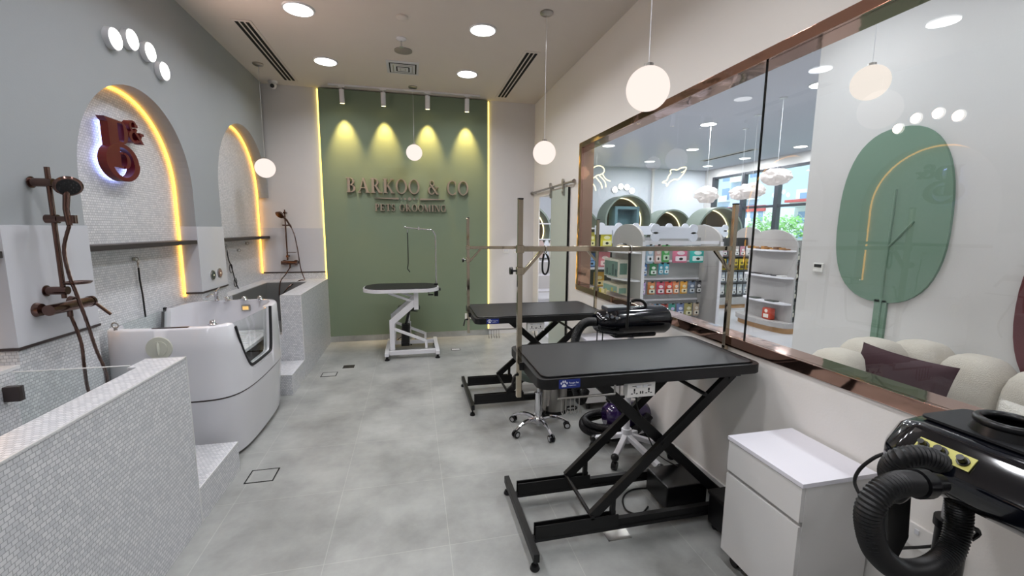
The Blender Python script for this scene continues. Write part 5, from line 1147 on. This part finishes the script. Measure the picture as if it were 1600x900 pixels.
# nook rings along the back
m_ring = mat('sage_ring', '#77827b', .5); m_ringin = mat('brown_ring_inside', '#4a4036', .6)
def nook(cx, yf, cz, R1, label, bed=None, base=None):
    t = thing('round_pet_nook', label, 'display ring', (cx, yf, cz-R1), 'round pet bed display rings')
    b = MB(); b.lathe([(R1, 0), (R1, .55), (R1-.04, .55), (R1-.04, 0), (R1, 0)][:4]+[(R1-.04, .0)], (cx, yf, cz), 56, (0, 1, 0)); bm_ = b.bm
    # remove lathe caps
    for f_ in [f_ for f_ in bm_.faces if len(f_.verts) > 8]: bm_.faces.remove(f_)
    vs = []; fs = []; n = 56
    b.build('ring_shell', m_ring, t, ang=30)
    b = MB(); 
    for k in range(n):
        a0, a1 = 2*PI*k/n, 2*PI*(k+1)/n
        b.prism([(cx+R1*math.cos(a0), cz+R1*math.sin(a0)), (cx+R1*math.cos(a1), cz+R1*math.sin(a1)), (cx+(R1-.04)*math.cos(a1), cz+(R1-.04)*math.sin(a1)), (cx+(R1-.04)*math.cos(a0), cz+(R1-.04)*math.sin(a0))], 'xz', yf-.01, yf+.005)
    b.build('ring_rim', m_ring, t)
    b = MB(); b.cyl((cx, yf+.50, cz), (cx, yf+.54, cz), R1-.041, n=56); b.build('ring_back', m_ringin, t)
    b = MB(); b.tube([(cx+(R1-.06)*math.cos(PI*i/28), yf+.46, cz+(R1-.06)*math.sin(PI*i/28)) for i in range(-3, 32)], .013, 6); b.build('led_arc', m_ledw, t)
    b = MB(); b.box(cx-R1*.92, cx+R1*.92, yf+.03, yf+.50, cz-.30*R1-.02, cz-.30*R1); b.build('ring_shelf', m_unit, t)
    if bed == 'square':
        m_ = mat('blue_grey_plush', '#5f7c85', .9, bump=.3); bd_ = thing('pet_bed', 'square blue grey plush pet bed inside the largest display ring', 'pet bed', (cx, yf+.25, cz-.3*R1))
        z_ = cz-.3*R1; b = MB(); b.box(cx-.36, cx+.36, yf+.40, yf+.47, z_, z_+.58, .03); b.box(cx-.36, cx-.27, yf+.08, yf+.45, z_, z_+.56, .03); b.box(cx+.27, cx+.36, yf+.08, yf+.45, z_, z_+.56, .03); b.box(cx-.36, cx+.36, yf+.08, yf+.45, z_+.49, z_+.58, .03); b.build('bed_wall', m_, bd_)
        b = MB(); b.box(cx-.28, cx+.28, yf+.12, yf+.42, z_+.0, z_+.12, .04); b.build('bed_cushion', mat('dark_blue_plush', '#48636e', .9), bd_)
    elif bed:
        bd_ = thing('pet_bed', bed[1], 'pet bed', (cx, yf+.25, cz-.3*R1)); z_ = cz-.3*R1
        b = MB(); b.ball((cx, yf+.28, z_+.19), .30, .18, .19, 28, 14); b.build('bed_shell', cmat('#35353a'), bd_)
        b = MB(); b.ball((cx, yf+.16, z_+.19), .22, .09, .13, 24, 12); b.build('bed_cushion', cmat(bed[0]), bd_)
    return t
nook(5.567, 10.42, 1.84, .67, 'largest sage ring nook with a blue grey bed on the shop back wall', 'square')
nook(6.88, 10.42, 1.56, .60, 'middle sage ring nook right of the largest ring', ('#a89a94', 'oval beige pet bed inside the middle ring nook'))
nook(7.56, 9.40, 1.53, .66, 'right sage ring nook beside the shop windows', ('#b59c90', 'round pinkish pet bed inside the right ring nook'))
nook(4.12, 10.42, 1.50, .66, 'left sage ring nook cut by the rose gold frame')
nook(2.75, 10.42, 1.55, .68, 'sage ring nook visible through the sliding door gap')
t = thing('wall_counter', 'long grey display counter under the ring nooks', 'counter', (4.9, 10.75, 0)); t.name = 'display_counter'; ORI[t.name] = (4.9, 10.75, 0)
for x0, x1, y0, y1, z1 in ((2.0, 4.86, 10.35, 11.2, .83), (4.87, 6.26, 10.35, 11.2, 1.17), (6.27, 7.55, 10.35, 11.2, .95), (6.85, 8.3, 9.3, 10.2, .865)):
    b = MB(); b.box(x0, x1, y0, y1, 0, z1, .004); b.build('counter_unit', m_unit, t)
for k, (c, x) in enumerate((('#d6d2cc', 2.62), ('#b9a5a0', 2.74), ('#cfd3d8', 2.86), ('#e0d6cf', 2.98))):
    b = MB(); b.prism([(x-.05, .98), (x+.05, .98), (x+.065, 1.28), (x+.025, 1.36), (x-.025, 1.36), (x-.065, 1.28)], 'xz', 8.98, 9.03, .01)
    tag(b.build('pet_coat', cmat(c), ori=(x, 9, .98)), ['first', 'second', 'third', 'fourth'][k]+' small pale pet coat from the left on the rail seen through the door gap', 'pet clothing', 'pet coats on the rail')
t = thing('clothes_rail', 'white rail rack with pet coats seen through the sliding door gap', 'rack', (2.85, 9.05, 0))
b = MB(); b.cyl((2.5, 9.0, 1.38), (3.3, 9.0, 1.38), .012)
for x in (2.5, 3.3): b.cyl((x, 9.0, 0), (x, 9.0, 1.75), .014)
b.build('rail_frame', m_white, t)
for z in (.25, .6, .9, 1.72):
    b = MB(); b.box(2.49, 3.31, 8.95, 9.25, z-.01, z+.01); b.build('rack_shelf', m_unitw, t)
# paw lamps over the big ring
for i, (x, z) in enumerate(((5.80, 2.764), (5.985, 2.855), (6.18, 2.842), (6.35, 2.745))):
    t = thing('round_paw_lamp', ['first', 'second', 'third', 'fourth'][i]+' from the left of the four small round lamps above the largest ring nook', 'wall lamp', (x, 11.8, z), 'paw-toe lamps on the shop back wall')
    b = MB(); b.cyl((x, 11.8, z), (x, 11.76, z), .088, n=28); b.build('housing', m_white, t); b = MB(); b.cyl((x, 11.765, z), (x, 11.755, z), .08, n=28); b.build('diffuser', m_disc, t)
# neon sea creatures
def hang(t, x, y, z):
    b = MB(); b.cyl((x, y, z), (x, y, CEIL), .0015, n=5); b.build('hanging_wire', m_white, t)
t = thing('neon_jellyfish', 'warm white neon jellyfish outline near the rose gold frame', 'neon light', (4.25, 9.5, 2.8), 'neon sea creature lights')
b = MB(); b.tube([(4.02, 9.5, 2.80), (4.03, 9.5, 2.90), (4.10, 9.5, 3.00), (4.2, 9.5, 3.06), (4.32, 9.5, 3.06), (4.39, 9.5, 3.0), (4.38, 9.5, 2.92), (4.30, 9.5, 2.87), (4.22, 9.5, 2.85), (4.13, 9.5, 2.79), (4.05, 9.5, 2.77)], .012, 8, True, sm=4); b.build('neon_dome', m_ledw, t)
for pts in ([(4.08, 2.78), (4.10, 2.68), (4.17, 2.60), (4.20, 2.50)], [(4.18, 2.82), (4.26, 2.74), (4.33, 2.66), (4.36, 2.56)], [(4.26, 2.86), (4.36, 2.78), (4.43, 2.70), (4.45, 2.59)], [(4.35, 2.90), (4.40, 2.82), (4.47, 2.76), (4.56, 2.73)]):
    b = MB(); b.tube([(x, 9.5, z) for x, z in pts], .012, 8, sm=5); b.build('neon_tentacle', m_ledw, t)
hang(t, 4.2, 9.5, 3.06)
t = thing('neon_shark', 'warm white neon shark outline hanging near the middle of the shop', 'neon light', (6.25, 9.5, 2.8), 'neon sea creature lights')
b = MB(); b.tube([(6.55, 9.5, 3.12), (6.40, 9.5, 3.10), (6.30, 9.5, 3.05), (6.20, 9.5, 3.06), (6.12, 9.5, 3.03), (6.14, 9.5, 2.97), (6.08, 9.5, 2.90), (6.04, 9.5, 2.80), (5.96, 9.5, 2.77), (5.93, 9.5, 2.74), (6.02, 9.5, 2.73), (6.05, 9.5, 2.66), (6.10, 9.5, 2.74), (6.16, 9.5, 2.79), (6.26, 9.5, 2.83), (6.33, 9.5, 2.82), (6.42, 9.5, 2.90), (6.50, 9.5, 3.0)], .012, 8, True, sm=3); b.build('neon_outline', m_ledw, t)
b = MB(); b.tube([(6.53, 9.5, 3.06), (6.46, 9.5, 3.01), (6.42, 9.5, 3.0)], .009, 6); b.build('neon_mouth', m_ledw, t)
hang(t, 6.4, 9.5, 3.1)
# cloud lamps
m_cloud = mat('cloud_cotton', '#e2dcdb', .9, emit='#ffe9dd', es=.15, bump=.8, bscale=30)
def cloud(x, y, z, rx, ry, rz, label, sd):
    t = thing('cloud_lamp', label, 'pendant lamp', (x, y, CEIL), 'fluffy cloud pendant lamps')
    b = MB(); b.ball((x, y, z), rx, ry, rz, 48, 28, lambda d: .22*noise.noise(d*2.6+Vector((sd, 0, 0)))+.09*noise.noise(d*7+Vector((0, sd, 0)))); b.build('cloud_shade', m_cloud, t)
    b = MB(); b.cyl((x, y, z+rz*.8), (x, y, CEIL), .003, n=6); b.build('cord', m_white, t)
    b = MB(); b.cyl((x, y, CEIL-.015), (x, y, CEIL), .05, n=20); b.build('ceiling_rose', m_white, t)
cloud(5.11, 6.78, 2.23, .19, .19, .14, 'left white fluffy cloud lamp against the shop back wall', 1.3)
cloud(5.86, 6.82, 2.28, .19, .19, .12, 'farthest of the three overlapping cloud lamps, just left of the glass seam', 4.1)
cloud(5.36, 6.0, 2.245, .19, .19, .12, 'middle cloud lamp of the three overlapping ones, crossing the glass seam', 7.7)
cloud(5.00, 5.16, 2.35, .185, .185, .11, 'right cloud lamp highest in front of the shop windows', 2.9)
t = thing('slot_vent', 'long thin slot vent in the shop ceiling seen through the glass', 'air vent', (7.5, 9.3, CEIL), 'ceiling slot vents')
b = MB(); b.box(7.42, 7.60, 8.4, 10.2, CEIL-.008, CEIL, .002); b.build('vent_frame', m_ceil, t)
b = MB(); b.box(7.47, 7.55, 8.45, 10.15, CEIL-.010, CEIL-.007); b.build('slot', m_dark, t)
# fittings for the added lounge lights, which stay out of view
for i, (x, y) in enumerate(SFL): downlight(x, y, .14, 'added unseen downlight over the lounge sofa, '+['farthest', 'middle', 'nearest'][i]+' of three', 'added lounge downlights')

# ============================================================ OUTSIDE THE SHOP WINDOWS
m_bld = mat('pale_blue_facade', '#b3bfd6', .8); m_bld2 = mat('white_facade', '#cfd3d8', .8); m_win = mat('window_blue', '#7b93b8', .15); m_red = mat('red_fascia', '#b04a4c', .6)
m_leaf = mat('leaf_green', '#7fae6a', .9, noise_c=.3, nscale=3); m_bark = mat('bark', '#5c4a3a', .9)
b = MB(); b.box(9.4, 120, -40, 140, -.3, -.1); struct(b.build('ground', mat('paving', '#b5b3ad', .9, noise_c=.1)))
def building(x0, x1, y0, y1, z1, label, m, ny, nz, nx=0):
    t = thing('apartment_building', label, 'building', ((x0+x1)/2, (y0+y1)/2, -.1), 'buildings outside the shop windows')
    b = MB(); b.box(x0, x1, y0, y1, -.1, z1); b.build('facade', m, t)
    dy = (y1-y0)/ny; dz = (z1-.5)/nz
    for i in range(ny):
        for k in range(nz):
            yc = y0+dy*(i+.5); zc_ = .5+dz*(k+.5)
            b = MB(); b.box(x0-.05, x0+.05, yc-dy*.28, yc+dy*.28, zc_-dz*.3, zc_+dz*.3); w_ = b.build('window', m_win, t)
            if (i+k) % 2 == 0:
                b = MB(); b.box(x0-.7, x0, yc-dy*.42, yc+dy*.42, zc_-dz*.46, zc_-dz*.40); b.box(x0-.7, x0-.64, yc-dy*.42, yc+dy*.42, zc_-dz*.40, zc_-dz*.12); b.build('balcony', m_bld2, t)
    return t
building(45, 58, 48.8, 62, 16, 'tall pale blue apartment block with balconies seen through the left shop window', m_bld, 5, 6)
t_nb = building(30, 36, 27.0, 28.9, 4.9, 'narrow grey and white building at the right edge of the shop windows', m_bld2, 1, 3)
t = building(40, 44.8, 42.5, 48.6, 4.3, 'low white building with a red fascia behind the glass seam', m_bld2, 5, 2)
b = MB(); b.box(39.8, 40, 42.4, 48.7, 3.9, 4.6); b.build('fascia', m_red, t)
b = MB(); b.box(29.0, 29.28, 26.9, 28.95, 3.85, 4.05); o_ = b.build('red_canopy', m_red, t_nb); tag(o_, 'thin red canopy')
def tree(x, y, z, rr, label, sd):
    t = thing('street_tree', label, 'tree', (x, y, -.1), 'trees outside the shop windows')
    b = MB(); b.cyl((x, y, -.1), (x, y, z), .14, .09, n=10); b.build('trunk', m_bark, t)
    rd = random.Random(sd); b = MB()
    for k in range(420):
        d = Vector((rd.gauss(0, 1), rd.gauss(0, 1), rd.gauss(0, 1))).normalized()*rr*(rd.random()**.4); p = Vector((x, y, z+rr*.5))+Vector((d.x, d.y, d.z*.75)); s_ = rd.uniform(.09, .2)
        a = Vector((rd.gauss(0, 1), rd.gauss(0, 1), rd.gauss(0, 1))).normalized(); c = a.orthogonal().normalized()
        b._add([p-a*s_, p+c*s_*.5, p+a*s_, p-c*s_*.5], [(0, 1, 2, 3)])
    b.build('crown', m_leaf, t)
tree(27.5, 29.0, 1.4, 1.35, 'left green street tree outside the middle shop window', 3); tree(27.5, 26.6, 1.3, 1.25, 'right green street tree outside the shop window next to the dark mullion', 5)
